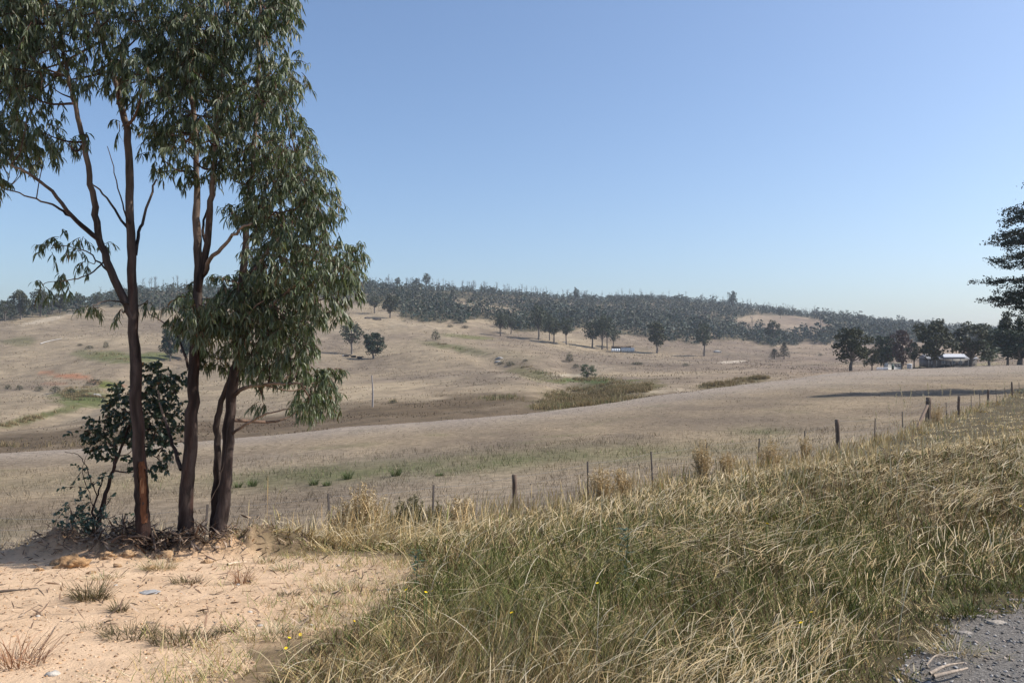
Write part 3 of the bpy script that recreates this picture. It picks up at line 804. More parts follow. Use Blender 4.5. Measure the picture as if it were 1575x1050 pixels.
A_bl = [(10, 20, 55), (60, 25, 50), (15, 85, 48), (75, 75, 42), (120, 15, 48), (140, 62, 36), (35, 135, 38), (80, 130, 30), (20, 215, 36), (62, 203, 32), (3, 245, 24), (68, 243, 20), (40, 180, 28), (95, 215, 18), (0, 280, 14, 0),
        (-40, 90, 70), (-55, 210, 60), (-30, 0, 70), (180, 30, 44), (205, 95, 36), (180, 110, 26), (190, 195, 12, .1), (136, 207, 11, -.2), (220, 30, 46), (232, 120, 30), (205, 150, 20), (120, 110, 24),
        (95, 372, 15, .25), (75, 380, 12, .25), (120, 385, 13, .2), (82, 434, 17, -.3), (68, 438, 11, -.35), (105, 432, 12, -.3), (142, 474, 13, -.25), (128, 362, 10, .2), (163, 378, 9, 0), (134, 402, 10, .15), (187, 474, 9, .1), (226, 462, 9, .1),
        (100, -80, 85), (30, -70, 80), (180, -100, 80), (120, -190, 75)]
rA, invA = gum('gum_tree', 'leaning gum tree with orange bark scar low on its forked trunk', 8.8, A_st, A_bl, 52)
B_st = [
    dict(p=[(291, 848), (287, 815), (286, 770), (292, 690), (297, 600), (302, 500), (305, 430), (303, 360), (303, 300), (300, 200), (290, 100), (283, 0), (275, -140)], r=(.094, .012), n=64),
    dict(p=[(305, 448), (318, 382), (325, 310), (330, 240), (336, 175), (345, 90), (352, -20), (350, -140)], r=(.043, .010), n=40, d=[0, -.05, -.1, -.15, -.2, -.25, -.3, -.35], pale=(.12, .5)),
    dict(p=[(311, 425), (325, 398), (350, 372), (372, 352), (388, 343)], r=(.030, .010), sides=8, n=18, d=[0, -.15, -.3, -.45, -.5], pale=(0, .4)),
    dict(p=[(279, 722), (268, 690), (258, 655), (248, 632), (243, 600)], r=(.026, .010), sides=8, n=18, d=[0, .15, .3, .4, .45], carry=False),
    dict(p=[(297, 592), (287, 555), (270, 512), (245, 492), (228, 482)], r=(.017, .006), sides=7, n=16, d=[0, .1, .3, .4, .5], carry=False),
    dict(p=[(318, 380), (312, 350), (320, 320), (328, 300)], r=(.02, .008), sides=7, n=12, d=[-.05, .1, .2, .2], carry=False),
]
B_bl = [(270, 50, 52), (300, 110, 48), (265, 95, 40), (268, 165, 38), (258, 200, 26), (234, 203, 16), (245, 240, 22), (240, 264, 15, .2), (285, 225, 26), (312, 190, 36), (340, 30, 52), (330, 100, 46), (352, 150, 40), (345, 210, 26), (330, 245, 20), (285, 262, 14),
        (312, 270, 12), (275, 482, 20), (300, 470, 24), (283, 505, 14), (310, 500, 20), (296, 445, 12),
        (265, -80, 80), (340, -80, 70), (300, -170, 75)]
rB, invB = gum('gum_tree', 'straight dark gum tree, middle of the three roadside trunks', 9.0, B_st, B_bl, 66)
C_st = [
    dict(p=[(331, 856), (338, 815), (344, 775), (349, 720), (353, 640), (360, 580), (368, 520), (373, 440), (378, 360), (385, 290), (393, 200), (398, 110), (400, 20), (402, -70)], r=(.088, .009), n=64, pale=(.5, .85)),
    dict(p=[(326, 856), (329, 800), (333, 740), (335, 690), (333, 655), (342, 615), (355, 578)], r=(.054, .03), sides=10, n=30, d=[.05, .05, .08, .1, .12, .08, .02], pale=(2, 3)),
    dict(p=[(361, 607), (375, 597), (400, 592), (435, 590), (462, 590)], r=(.026, .010), sides=8, n=18, d=[0, -.1, -.25, -.4, -.5], pale=(.1, .5)),
    dict(p=[(357, 668), (378, 652), (400, 640), (425, 632), (450, 628)], r=(.017, .007), sides=7, n=16, d=[0, -.1, -.2, -.3, -.4], pale=(0, .3), carry=False),
    dict(p=[(371, 520), (392, 492), (415, 472), (440, 450), (462, 430)], r=(.03, .01), sides=8, n=18, d=[0, -.2, -.4, -.5, -.55], pale=(.1, .5)),
    dict(p=[(373, 505), (380, 488), (392, 472), (406, 462)], r=(.016, .006), sides=7, n=14, d=[0, -.3, -.5, -.6], pale=(0, .2), carry=False),
    dict(p=[(376, 440), (400, 400), (430, 365), (470, 335)], r=(.028, .01), sides=8, n=18, d=[0, .2, .35, .4], pale=(.2, .6)),
    dict(p=[(379, 350), (405, 310), (430, 275), (455, 245)], r=(.024, .009), sides=8, n=18, d=[0, -.2, -.3, -.4], pale=(.2, .6)),
    dict(p=[(352, 650), (345, 700), (338, 740), (322, 775)], r=(.006, .003), sides=5, n=12, d=[-.1, -.2, -.25, -.3], carry=False),
]
C_bl = [(398, 60, 40), (388, 18, 44), (420, 108, 38), (436, 150, 36), (392, 145, 44), (385, 215, 40), (440, 215, 42), (412, 265, 42), (462, 265, 40), (484, 305, 36), (432, 325, 46), (398, 330, 30), (498, 345, 26), (462, 375, 46), (508, 395, 40), (534, 412, 26), (412, 398, 42),
        (480, 435, 42), (528, 445, 22), (432, 458, 46), (385, 440, 38), (352, 470, 34), (342, 425, 26), (392, 508, 42), (440, 515, 36), (478, 488, 26), (412, 548, 32), (450, 560, 32), (334, 510, 30), (488, 590, 28), (502, 572, 20), (474, 622, 24), (500, 612, 20), (350, 530, 18),
        (404, 588, 11, -.2), (380, 565, 16), (322, 480, 24), (312, 540, 14), (340, 555, 12), (515, 478, 14), (470, 530, 20), (405, 618, 8, -.2), (430, 20, 26), (372, 320, 18), (355, 330, 14), (545, 385, 14), (505, 270, 14),
        (395, -60, 60), (430, -20, 30), (340, 260, 12)]
rC, invC = gum('gum_tree', 'twin-stemmed gum tree with drooping leafy crown, rightmost of the trio', 9.2, C_st, C_bl, 84)
# torn bark scar on the leaning tree
mb = MB()
pp = spline(np.array([W(a, b, 8.8) for a, b in ((218, 802), (216.5, 770), (215, 735), (213.5, 708))]), 14)
for a0, a1, rr, cc, z0, z1 in ((-.35, .75, 1.045, (.19, .08, .04), 0, 14), (.62, .9, 1.15, (.06, .04, .03), 2, 12), (-.15, .3, 1.075, (.36, .19, .10), 6, 10), (-.5, -.28, 1.13, (.06, .04, .03), 4, 14), (-.2, .5, 1.06, (.16, .06, .03), 10, 13)):
    an = np.linspace(a0, a1, 7)
    seg = pp[z0:z1]
    r = .085 * rr
    tap = np.sin(np.linspace(.25, pi - .25, len(seg))) ** .4
    # angle 0 faces the viewer's right-front
    ang = an[None] * tap[:, None] - .95
    V = seg[:, None] + r * np.stack([np.cos(ang), np.sin(ang), np.zeros_like(ang)], -1)
    V = V + rng.normal(0, .0035, V.shape)
    nA, nB = V.shape[:2]
    i = np.arange(nA - 1)[:, None] * nB + np.arange(nB - 1)[None]
    mb.add(V.reshape(-1, 3) + invA, np.stack([i, i + 1, i + nB + 1, i + nB], -1).reshape(-1, 4), mixc(np.array(cc), np.array(cc) * .55, rng.random(nA * nB)))
o = mb.build('bark_scar', M_wood, rA)
o['label'] = 'torn orange-brown bark scar'

# broad-leaved sapling and low shrub behind the trunks
ROUND_SHADE = np.array([(.04, .06, .036), (.05, .075, .045), (.032, .05, .03), (.06, .085, .055)])  # shaded tone of the round leaves, shade put into the colour
BLUEG_LIT = np.array([(.075, .12, .085), (.10, .15, .11), (.06, .10, .07), (.13, .18, .14)])  # lit blue-green tone of the same foliage, light put into the colour
def sapling(name, label, Yb, stems_def, blobs, dens, pal, leaf, wid):
    base = W(stems_def[0]['p'][0][0], stems_def[0]['p'][0][1], Yb)
    root = empty(name, (base[0], base[1], Hs(base[0], base[1]))); inv = -np.array(root.location)
    sl = []
    for q, sdf in enumerate(stems_def):
        mbs = MB(); p, r = stem(mbs, sdf['p'], Yb, sdf['r'][0], sdf['r'][1], 7, 22, sdf.get('d'), (2, 3), seed=q)
        mbs.V = [v + inv for v in mbs.V]; mbs.build('stem', M_bark, root, True); sl.append((p, r))
    mbf, mbt = MB(), MB()
    for bx, by, br in blobs:
        for dY in ([rng.uniform(-.25, 0), rng.uniform(0, .3)] if br > 16 else [rng.uniform(-.2, .2)]):
            c = W(bx, by, Yb + dY); limb_to(mbt, sl, c)
            sprays(mbf, mbt, c, br / F * Yb, max(3, int(dens * (br / 25) ** 2)), leaf, wid, (7, 12), .3, pal, .25, .75)
    for m_ in (mbf, mbt): m_.V = [v + inv for v in m_.V]
    tag(mbt.build('twigs', M_bark, root), kind='stuff')
    tag(mbf.build('crown', M_leaf, root), kind='stuff')
    return tag(root, label, 'sapling')
sapling('broadleaf_sapling', 'broad-leaved sapling in shade-darkened leaf colour behind the leaning gum trunk', 9.75,
        [dict(p=[(150, 862), (152, 800), (163, 760), (172, 728), (186, 690), (205, 640), (225, 600)], r=(.034, .01)), dict(p=[(176, 720), (178, 690), (172, 670), (160, 655)], r=(.016, .006)), dict(p=[(190, 680), (215, 690), (235, 700), (255, 712)], r=(.014, .005)), dict(p=[(200, 652), (230, 640), (258, 628), (268, 600)], r=(.014, .006))],
        [(246, 575, 22), (268, 590, 18), (226, 602, 20), (192, 604, 20), (182, 625, 18), (152, 655, 20), (130, 662, 12), (165, 680, 20), (200, 645, 26), (238, 638, 26), (266, 655, 17), (250, 688, 20), (205, 690, 14), (255, 714, 14), (222, 716, 16), (182, 704, 13), (272, 632, 14), (215, 665, 20), (250, 612, 18), (240, 660, 18)],
        20, ROUND_SHADE, (.045, .075), (.028, .044))
sapling('low_shrub', 'low round-leaved shrub in lit blue-green leaf colour at the left end of the dirt mound', 9.45,
        [dict(p=[(141, 862), (143, 825), (142, 790), (150, 760), (158, 735)], r=(.024, .006)), dict(p=[(143, 830), (125, 800), (108, 785)], r=(.012, .004)), dict(p=[(142, 800), (160, 780), (172, 765)], r=(.01, .004)),
         dict(p=[(150, 765), (135, 725), (122, 700), (100, 695)], r=(.007, .003)), dict(p=[(146, 780), (128, 730), (132, 705), (140, 690)], r=(.005, .002))],
        [(88, 802, 13), (108, 780, 15), (140, 772, 15), (98, 815, 14), (128, 808, 18), (155, 800, 15), (165, 770, 10), (150, 737, 14), (128, 722, 8), (120, 748, 9), (160, 830, 12), (128, 838, 14), (165, 846, 11), (178, 792, 8), (112, 800, 13), (140, 790, 12)],
        24, BLUEG_LIT, (.032, .055), (.022, .034))

# ------------------------------------------------------------------ far trees
def quad_cloud(mb, c, n, size, pal, flat=.8, j=.14):
    """n leaf clumps (small bent faces) at points c"""
    a = nrm(rng.normal(0, 1, (n, 3))); b = nrm(np.cross(a, rng.normal(0, 1, (n, 3))))
    s = rng.uniform(.6, 1.3, (n, 1)) * size
    V = np.stack([c - a * s * .6, c + b * s * .35, c + a * s * .6 + rng.normal(0, .1, (n, 3)) * s, c - b * s * .35], 1).reshape(-1, 3)
    Fc = np.arange(4 * n).reshape(n, 4)
    mb.add(V, Fc, np.repeat(pick(pal, n, j), 4, 0))
GUMP = np.array([(.065, .078, .045), (.08, .092, .055), (.05, .062, .036), (.095, .10, .062)])
DARKP = np.array([(.032, .045, .026), (.042, .056, .03), (.026, .036, .022)])
OLIVE = np.array([(.075, .08, .035), (.095, .095, .045), (.055, .062, .03)])
FOREST = np.array([(.042, .064, .046), (.055, .08, .056), (.032, .05, .038), (.075, .095, .068)])
PURP = np.array([(.10, .062, .055), (.085, .055, .05), (.12, .08, .06)])
LITE = np.array([(.11, .135, .07), (.13, .155, .08), (.09, .115, .06)])
def far_tree(kind, seed):
    """unit tree (height 1, crown width 1): returns trunk MB and crown MB"""
    global rng
    keep = rng; rng = np.random.default_rng(seed)
    tr, cr = MB(), MB()
    def limb(pts, r0, r1, col=(.16, .135, .115), k=7):
        V, Fc = tube(spline(np.array(pts), 8), np.linspace(r0, r1, 8), k); tr.add(V, Fc, np.array(col) * rng.uniform(.8, 1.2))
    if kind in ('broad', 'lanky', 'dense', 'purple', 'light'):
        lo = {'broad': .30, 'lanky': .42, 'dense': .22, 'purple': .18, 'light': .22}[kind]
        pal = {'broad': OLIVE * .78, 'lanky': GUMP, 'dense': DARKP * 1.35, 'purple': PURP, 'light': LITE}[kind]
        nb = {'broad': 15, 'lanky': 13, 'dense': 17, 'purple': 16, 'light': 12}[kind]
        dens = {'broad': 150, 'lanky': 105, 'dense': 190, 'purple': 95, 'light': 110}[kind]
        fork = np.array([rng.normal(0, .02), rng.normal(0, .02), lo * .75])
        limb([(0, 0, -.03), fork * .5 + np.array([rng.normal(0, .012), 0, 0]), fork], .042, .03)
        for i in range(nb):
            a = i * 2.4 + rng.uniform(-.5, .5)
            z = lo + (1 - lo) * ((i + .6) / nb) * .9
            prof = sin(pi * min(1, max(.12, (z - lo) / (1 - lo) * .8 + .18))) ** .6
            rad = rng.uniform(.12, .37) * prof
            if i < 3: rad *= 1.1
            c = np.array([cos(a) * rad, sin(a) * rad, z])
            limb([fork, (fork + c) / 2 + np.array([0, 0, .03]) + rng.normal(0, .02, 3), c], .018, .005, k=5)
            for q in range(3):
                cc = c + rng.normal(0, .055, 3) * np.array([1, 1, .7])
                m = int(dens * .34)
                d = nrm(rng.normal(0, 1, (m, 3)))
                d[:, 2] = np.abs(d[:, 2]) * np.where(rng.random(m) < .72, 1, -1)
                rr = rng.uniform(.095, .165)
                quad_cloud(cr, cc + d * rr * (.35 + .65 * rng.random((m, 1)) ** .4) * np.array([1, 1, .72]), m, .056, pal)
    elif kind == 'conifer':
        limb([(0, 0, -.03), (0.01, 0, .5), (0, 0, .97)], .035, .006, (.09, .075, .065))
        for i in range(46):
            z = .16 + .82 * (i / 46); rad = .5 * (1 - z) ** .75 + .03; a = i * 2.4
            e = np.array([cos(a) * rad, sin(a) * rad, z - .03 + rng.normal(0, .012)])
            limb([(0, 0, z), e * .5 + np.array([0, 0, z * .5 + .01]), e], .008, .003, (.09, .075, .065), 4)
            m = 42; u = rng.random((m, 1)) ** .6
            quad_cloud(cr, np.array([0, 0, z]) * (1 - u) + e * u + rng.normal(0, .028, (m, 3)) * np.array([1, 1, .5]), m, .04, DARKP * .9)
    elif kind == 'bush':
        for i in range(5):
            a = rng.uniform(0, 6.28); limb([(0, 0, -.02), (cos(a) * .1, sin(a) * .1, .3), (cos(a) * .25, sin(a) * .25, .6)], .03, .008, k=5)
        m = 420; d = nrm(rng.normal(0, 1, (m, 3))); d[:, 2] = np.abs(d[:, 2])
        bump = .75 + .5 * fbm(d[:, 0] * 3 + 9, d[:, 1] * 3 + d[:, 2] * 2, seed, 3)
        quad_cloud(cr, d * (bump * (.45 + .55 * rng.random(m) ** .5))[:, None] * np.array([.46, .46, .86]) + np.array([0, 0, .08]), m, .075, OLIVE * .85)
    rng = keep
    return tr, cr
VAR = {}
for kd, ns in (('broad', 3), ('lanky', 4), ('dense', 3), ('purple', 1), ('light', 1), ('conifer', 2), ('bush', 4)):
    VAR[kd] = []
    for q in range(ns):
        tr, cr = far_tree(kd, 100 + q * 13 + len(kd))
        VAR[kd].append((tr.mesh('trunk', M_bark, True), cr.mesh('crown', M_fol)))
def put_tree(name, label, kd, var, px, py, top, wpx, ymin=None, group=None, cat='tree', Y=None):
    if Y is None: g = ground(px, py, crest(px) * 1.03 if ymin is None else ymin)
    else:
        x = (px - CX) / F * Y; g = np.array([x, Y, Hs(x, Y)])
    h = (py - top) / F * g[1]; wd = wpx / F * g[1]
    root = empty(name, g, rng.uniform(0, 6.28), (wd, wd, h))
    a, b = VAR[kd][var % len(VAR[kd])]
    link('trunk', a, root); link('crown', b, root)
    tag(root, label, cat, group)
    return root
G1 = 'gum trees standing on the far grazed hillside'
PT = [
    ('lanky', 0, 541, 545, 496, 40, 'lanky grey gum on the hillside, left of a darker round tree'),
    ('dense', 0, 574, 552, 511, 40, 'dark round-crowned tree on the hillside above the bare pole'),
    ('lanky', 1, 576, 482, 456, 24, 'small gum below the forest, left of the pair high on the pasture'),
    ('broad', 1, 600, 489, 454, 30, 'taller gum of the pair high on the pasture below the forest'),
    ('bush', 1, 670, 523, 505, 16, 'small rounded tree alone in the middle of the pasture'),
    ('lanky', 2, 770, 517, 482, 28, 'gum at the left end of the clump under the forest edge'),
    ('lanky', 3, 786, 514, 486, 22, 'thin gum just right of the clump\'s left end'),
    ('lanky', 0, 828, 523, 471, 36, 'tallest gum of the clump under the forest edge'),
    ('lanky', 2, 845, 523, 486, 22, 'narrow gum right behind the tallest one of the clump'),
    ('lanky', 1, 852, 529, 489, 30, 'gum with forked trunk near the right end of the clump'),
    ('lanky', 3, 871, 530, 490, 26, 'separate gum at the right end of the forest-edge clump'),
    ('lanky', 1, 911, 535, 494, 36, 'leftmost gum of the group beside the white stock shed'),
    ('lanky', 2, 926, 538, 488, 32, 'second gum from the left in the group beside the shed'),
    ('lanky', 3, 934, 538, 487, 24, 'slender straight gum in the group beside the shed'),
    ('lanky', 0, 943, 535, 506, 24, 'short gum standing right behind the shed\'s left end'),
    ('broad', 0, 1010, 543, 495, 42, 'lone broad gum right of the white stock shed'),
    ('lanky', 2, 1083, 548, 500, 34, 'lone tall gum halfway between the shed and the twin conifers'),
    ('light', 0, 903, 583, 560, 34, 'pale green spreading small tree above the reedy gully'),
    ('dense', 1, 262, 556, 507, 34, 'bushy olive tree seen between the leaning and middle gum trunks'),
    ('dense', 2, 285, 554, 512, 34, 'bushy tree partly hidden behind the middle gum trunk'),
    ('broad', 2, 1187, 528, 494, 26, 'round gum in front of the clearing right of the forest'),
    ('lanky', 1, 1200, 490, 476, 9, 'tiny gum on the bare upper clearing'),
    ('lanky', 0, 656, 441, 417, 18, 'tall tree rising above the left part of the skyline'),
    ('lanky', 2, 640, 441, 425, 16, 'umbrella-shaped tree left of the tallest skyline tree'),
    ('lanky', 3, 612, 441, 424, 12, 'narrow dark tree on the skyline close to the gum crown'),
    ('lanky', 3, 886, 466, 443, 12, 'dark narrow tree poking above the middle of the skyline'),
    ('lanky', 2, 1127, 476, 449, 18, 'bushy tree poking above the skyline right of the summit'),
    ('broad', 1, 32, 492, 447, 34, 'broad grey gum at the left edge on the near skyline'),
    ('broad', 2, 62, 487, 446, 34, 'gum with layered crown on the left skyline'),
    ('lanky', 1, 8, 494, 462, 26, 'gum cut by the left edge of the picture'),
    ('broad', 0, 92, 482, 452, 28, 'gum above the pale track on the left skyline'),
    ('lanky', 3, 150, 475, 450, 22, 'thin pale gum by the left fork on the skyline'),
    ('lanky', 0, 120, 478, 452, 24, 'grey gum just right of the pale track end'),
]
for kd, v, px, py, top, wp, lb in PT:
    put_tree('gum_tree' if kd != 'bush' else 'small_tree', lb, kd, v, px, py, top, wp, ymin=(440 if py < 500 and px > 500 else None), group=G1)
G2 = 'trees around the farmhouse'
put_tree('conifer', 'smaller conifer of the twin pair alone on the flat', 'conifer', 0, 1191, 552, 536, 22, group='twin conifers')
put_tree('conifer', 'larger conifer of the twin pair alone on the flat', 'conifer', 1, 1206, 552, 526, 22, group='twin conifers')
for kd, v, px, py, top, wp, Yd, lb in [
    ('broad', 0, 1309, 571, 505, 70, 205, 'big round gum standing apart at the left of the farm'),
    ('broad', 2, 1341, 565, 530, 28, 235, 'small gum behind the big round gum at the farm'),
    ('dense', 0, 1362, 560, 506, 48, 255, 'dense dark green tree behind the cream caravan'),
    ('purple', 0, 1386, 564, 500, 48, 240, 'purple-leaved autumn tree beside the caravan'),
    ('lanky', 1, 1406, 567, 524, 30, 228, 'thin dark tree between the purple tree and the tall gum'),
    ('broad', 1, 1437, 568, 492, 76, 222, 'tall broad gum in front of the farmhouse with cattle below'),
    ('broad', 2, 1494, 565, 498, 72, 225, 'broad gum at the right end of the farmhouse'),
    ('light', 0, 1522, 560, 518, 52, 250, 'pale grey-green tree behind the right end of the farm'),
    ('lanky', 2, 1512, 556, 503, 50, 330, 'rusty-tinged tree far behind the farm\'s right end'),
    ('dense', 1, 1568, 563, 508, 104, 190, 'black-green dense tree at the right edge below the pine'),
    ('broad', 1, 1550, 560, 480, 50, 196, 'open-crowned dark tree rising behind the dense right-edge tree'),
]:
    put_tree('farm_tree', lb, kd, v, px, py, top, wp, group=G2, Y=Yd)
# shrubs on the hillside
G3 = 'shrubs on the far hillside'
for px, py, hh, wp, lb in [
    (876, 557, 15, 15, 'dark shrub in the gully above the pale spreading tree'), (886, 566, 7, 12, 'low shrub just below the dark gully shrub'), (515, 600, 10, 16, 'low shrub under the hanging gum branch'),
    (123, 532, 4, 10, 'low bush near the top of the left slope, left one'), (138, 536, 5, 14, 'low bush beside a pale log on the left slope'), (163, 536, 12, 10, 'upright small shrub above the green hollow'),
    (145, 592, 12, 26, 'yellow-green shrub beside the red soil'), (12, 599, 8, 12, 'grey shrub at the left edge below the red soil'), (30, 600, 9, 12, 'grey-green shrub left of the red soil hollow'), (60, 602, 8, 14, 'shrub in the row below the red soil'), (85, 604, 12, 18, 'leafy shrub in the row below the red soil'),
    (110, 606, 10, 16, 'rounded shrub right in the row below the red soil'), (605, 620, 6, 14, 'brown shrub right of the bare pole'), (715, 505, 5, 14, 'brown shrub under the forest edge'), (692, 503, 4, 14, 'low brown shrub left of another under the forest edge'), (770, 560, 5, 12, 'dark shrub beside the stony gully'),
    (808, 556, 4, 10, 'small dark shrub right of the stony gully'), (785, 562, 7, 16, 'bushy shrub in the stony gully'), (1055, 563, 5, 14, 'brown shrub on the slope below the lone tall gum'), (980, 561, 5, 22, 'brown shrub patch on the slope below the shed'), (1262, 547, 4, 8, 'small dark shrub on the flat right of the conifers'),
    (1172, 525, 10, 16, 'rounded shrub at the forest foot left of the clearing gum'), (1215, 527, 14, 22, 'dark shrub at the forest foot right of the clearing gum'), (210, 520, 5, 12, 'low dark bush left of the middle trunk')]:
    put_tree('shrub', lb, 'bush', int(px), px, py, py - hh, wp, group=G3, cat='shrub')

# ------------------------------------------------------------------ hill forest
n = 30000
X, Y = sample(n, -.80, .82, 400, 1060, -.4)
Z = H(X, Y); px = CX + F * X / Y; py = row_of(X, Y, Z)
# keep ground that is seen (or just behind the ridge) and wooded
k = forest_at(px, py)
X, Y, Z, px, py = X[k], Y[k], Z[k], px[k], py[k]
skyY = np.interp(px, sorted(FAR), [max(q[0] for q in FAR[c] if q[1] == min(r[1] for r in FAR[c])) for c in sorted(FAR)])
k = (Y < skyY * 1.06) & (fbm(X / 30, Y / 45, 33, 3) + rng.normal(0, .08, len(X)) > .36)
X, Y, Z, px, py, skyY = X[k], Y[k], Z[k], px[k], py[k], skyY[k]
# thin to a minimum spacing with a coarse hash
cell = {}
sel = []
for i in rng.permutation(len(X)):
    key = (int(X[i] // 4.9), int(Y[i] // 6.8))
    if key in cell: continue
    cell[key] = 1; sel.append(i)
sel = np.array(sel)
X, Y, Z, px, py, skyY = X[sel], Y[sel], Z[sel], px[sel], py[sel], skyY[sel]
hgt = rng.uniform(5.0, 10.5, len(X)) * (1 + .35 * (rng.random(len(X)) < .1))
hgt = np.where(px > 1250, hgt * 1.25, hgt)
hgt = np.where((px < 140), hgt * .95, hgt) * np.interp(Y / skyY, [.7, .95], [1, .72]) * (.7 + .6 * fbm(X / 22, Y / 30, 35, 3)) * np.where(rng.random(len(X)) < .25, .6, 1)
FV = []
keep = rng
for q in range(8):
    rng = np.random.default_rng(500 + q)
    mbv = MB()
    lo = rng.uniform(.02, .16)
    V, Fc = tube(np.array([(0, 0, -.05), (rng.normal(0, .02), 0, .4), (0, 0, .85)]), np.linspace(.022, .006, 3), 4)
    mbv.add(V, Fc, (.20, .18, .165), 0)
    nb = rng.integers(5, 8)
    for i in range(nb):
        z = lo + (1 - lo) * (i + .5) / nb * .86
        a = i * 2.4 + rng.uniform(-.4, .4); rad = rng.uniform(.06, .27) * (1 if z < .75 else .8)
        m = 9
        d = nrm(rng.normal(0, 1, (m, 3)))
        quad_cloud(mbv, np.array([cos(a) * rad, sin(a) * rad, z]) + d * rng.uniform(.10, .18) * (.4 + .6 * rng.random((m, 1)) ** .4) * np.array([1, 1, .75]), m, .135, FOREST * rng.uniform(.85, 1.3) * np.array([rng.uniform(.9, 1.35), 1, rng.uniform(.85, 1.05)]))
        mbv.M[-1][:] = 1
    FV.append(mbv)
rng = keep
FVm = [v.mesh('forest_tree', [M_bark, M_fol]) for v in FV]
order = np.argsort(-hgt / Y)
LB = {0: 'small grey-green gum in the wooded strip on the left skyline', 1: 'grey-green gum in the dense wood covering the long hill', 2: 'gum in the wooded slope behind the farm'}
GR = {0: 'gums of the left skyline wood', 1: 'gums along the front of the hill wood', 2: 'gums of the wood behind the farm'}
for i in order[:290]:
    o = link('forest_tree', FVm[int(rng.integers(0, 8))])
    o.location = (X[i], Y[i], Z[i]); wd = hgt[i] * rng.uniform(.9, 1.5)
    o.scale = (wd, wd, hgt[i]); o.rotation_euler = (0, 0, rng.uniform(0, 6.28))
    q = 0 if px[i] < 540 else (1 if px[i] < 1250 else 2)
    tag(o, LB[q], 'tree', GR[q])
mb = MB()
pre = [(np.concatenate(v.V), [f for f in v.F], [m[0] for m in v.M], np.concatenate(v.C)) for v in FV]
for i in order[290:]:
    V, Fs, Ms, Cc = pre[int(rng.integers(0, 8))]
    a = rng.uniform(0, 6.28); wd = hgt[i] * rng.uniform(.9, 1.5)
    R = np.array([[cos(a) * wd, sin(a) * wd, 0], [-sin(a) * wd, cos(a) * wd, 0], [0, 0, hgt[i]]])
    VV = V @ R + np.array([X[i], Y[i], Z[i]])
    base = mb.n
    mb.V.append(VV); mb.C.append(Cc * rng.uniform(.8, 1.2)); mb.n += len(VV)
    for f, m_ in zip(Fs, Ms):
        mb.F.append(f + base); mb.M.append(np.full(len(f), m_))
tag(mb.build('hill_forest', [M_bark, M_fol]), 'dense grey-green gum forest covering the long hill to the skyline', 'forest', kind='stuff')
print('forest trees', len(order))
# bare fire-killed trees along the skyline and within the wood
DV = []
for q in range(6):
    r2 = np.random.default_rng(800 + q); mbv = MB()
    tp = spline(np.array([(0, 0, -.05), (r2.normal(0, .03), 0, .5), (r2.normal(0, .05), 0, 1.0)]), 6)
    V, Fc = tube(tp, np.linspace(.016, .005, 6), 5); mbv.add(V, Fc, (.12, .115, .11))
    for i in range(r2.integers(9, 14)):
        z = r2.uniform(.35, .92); a = r2.uniform(0, 6.28); L = r2.uniform(.12, .28)
        b0 = np.array([np.interp(z, tp[:, 2], tp[:, 0]), 0, z])
        e = b0 + np.array([cos(a) * L * .6, sin(a) * L * .6, L * .8])
        V, Fc = tube(spline(np.array([b0, (b0 + e) / 2 + np.array([cos(a), sin(a), -.3]) * L * .12, e]), 4), np.linspace(.009, .003, 4), 4); mbv.add(V, Fc, (.12, .115, .11))
    DV.append(mbv.mesh('dead_tree', M_wood))
def dead(px, Y, h, q):
    x = (px - CX) / F * Y
    o = link('dead_tree', DV[q % 6]); o.location = (x, Y, Hs(x, Y)); o.scale = (h, h, h); o.rotation_euler = (0, 0, rng.uniform(0, 6.28)); return o
xs = sorted(FAR); ys = [max(q[0] for q in FAR[c] if q[1] == min(r[1] for r in FAR[c])) for c in xs]
for i in range(240):
    a = rng.choice([0, 1, 1, 1, 2, 2])
    p_ = rng.uniform(150, 300) if a == 0 else (rng.uniform(560, 900) if a == 1 else rng.uniform(880, 1300))
    o = dead(p_, float(np.interp(p_, xs, ys)) * rng.uniform(.95, 1.0), rng.uniform(7.5, 12.5), i)
    q = 0 if p_ < 320 else (1 if p_ < 890 else 2)
    tag(o, ['bare dead tree on the skyline behind the left gum trunks', 'bare dead tree in the row along the skyline left of the summit', 'bare dead tree in the row along the summit skyline'][q], 'dead tree',
        ['dead trees on the left skyline', 'dead trees along the skyline', 'dead trees along the summit'][q])
for i in range(60):
    j = int(rng.integers(0, len(X)))
    if px[j] < 560: continue
    o = dead(px[j], Y[j], rng.uniform(9, 14), i); tag(o, 'pale bare dead tree standing inside the hill wood', 'dead tree', 'dead trees inside the hill wood')

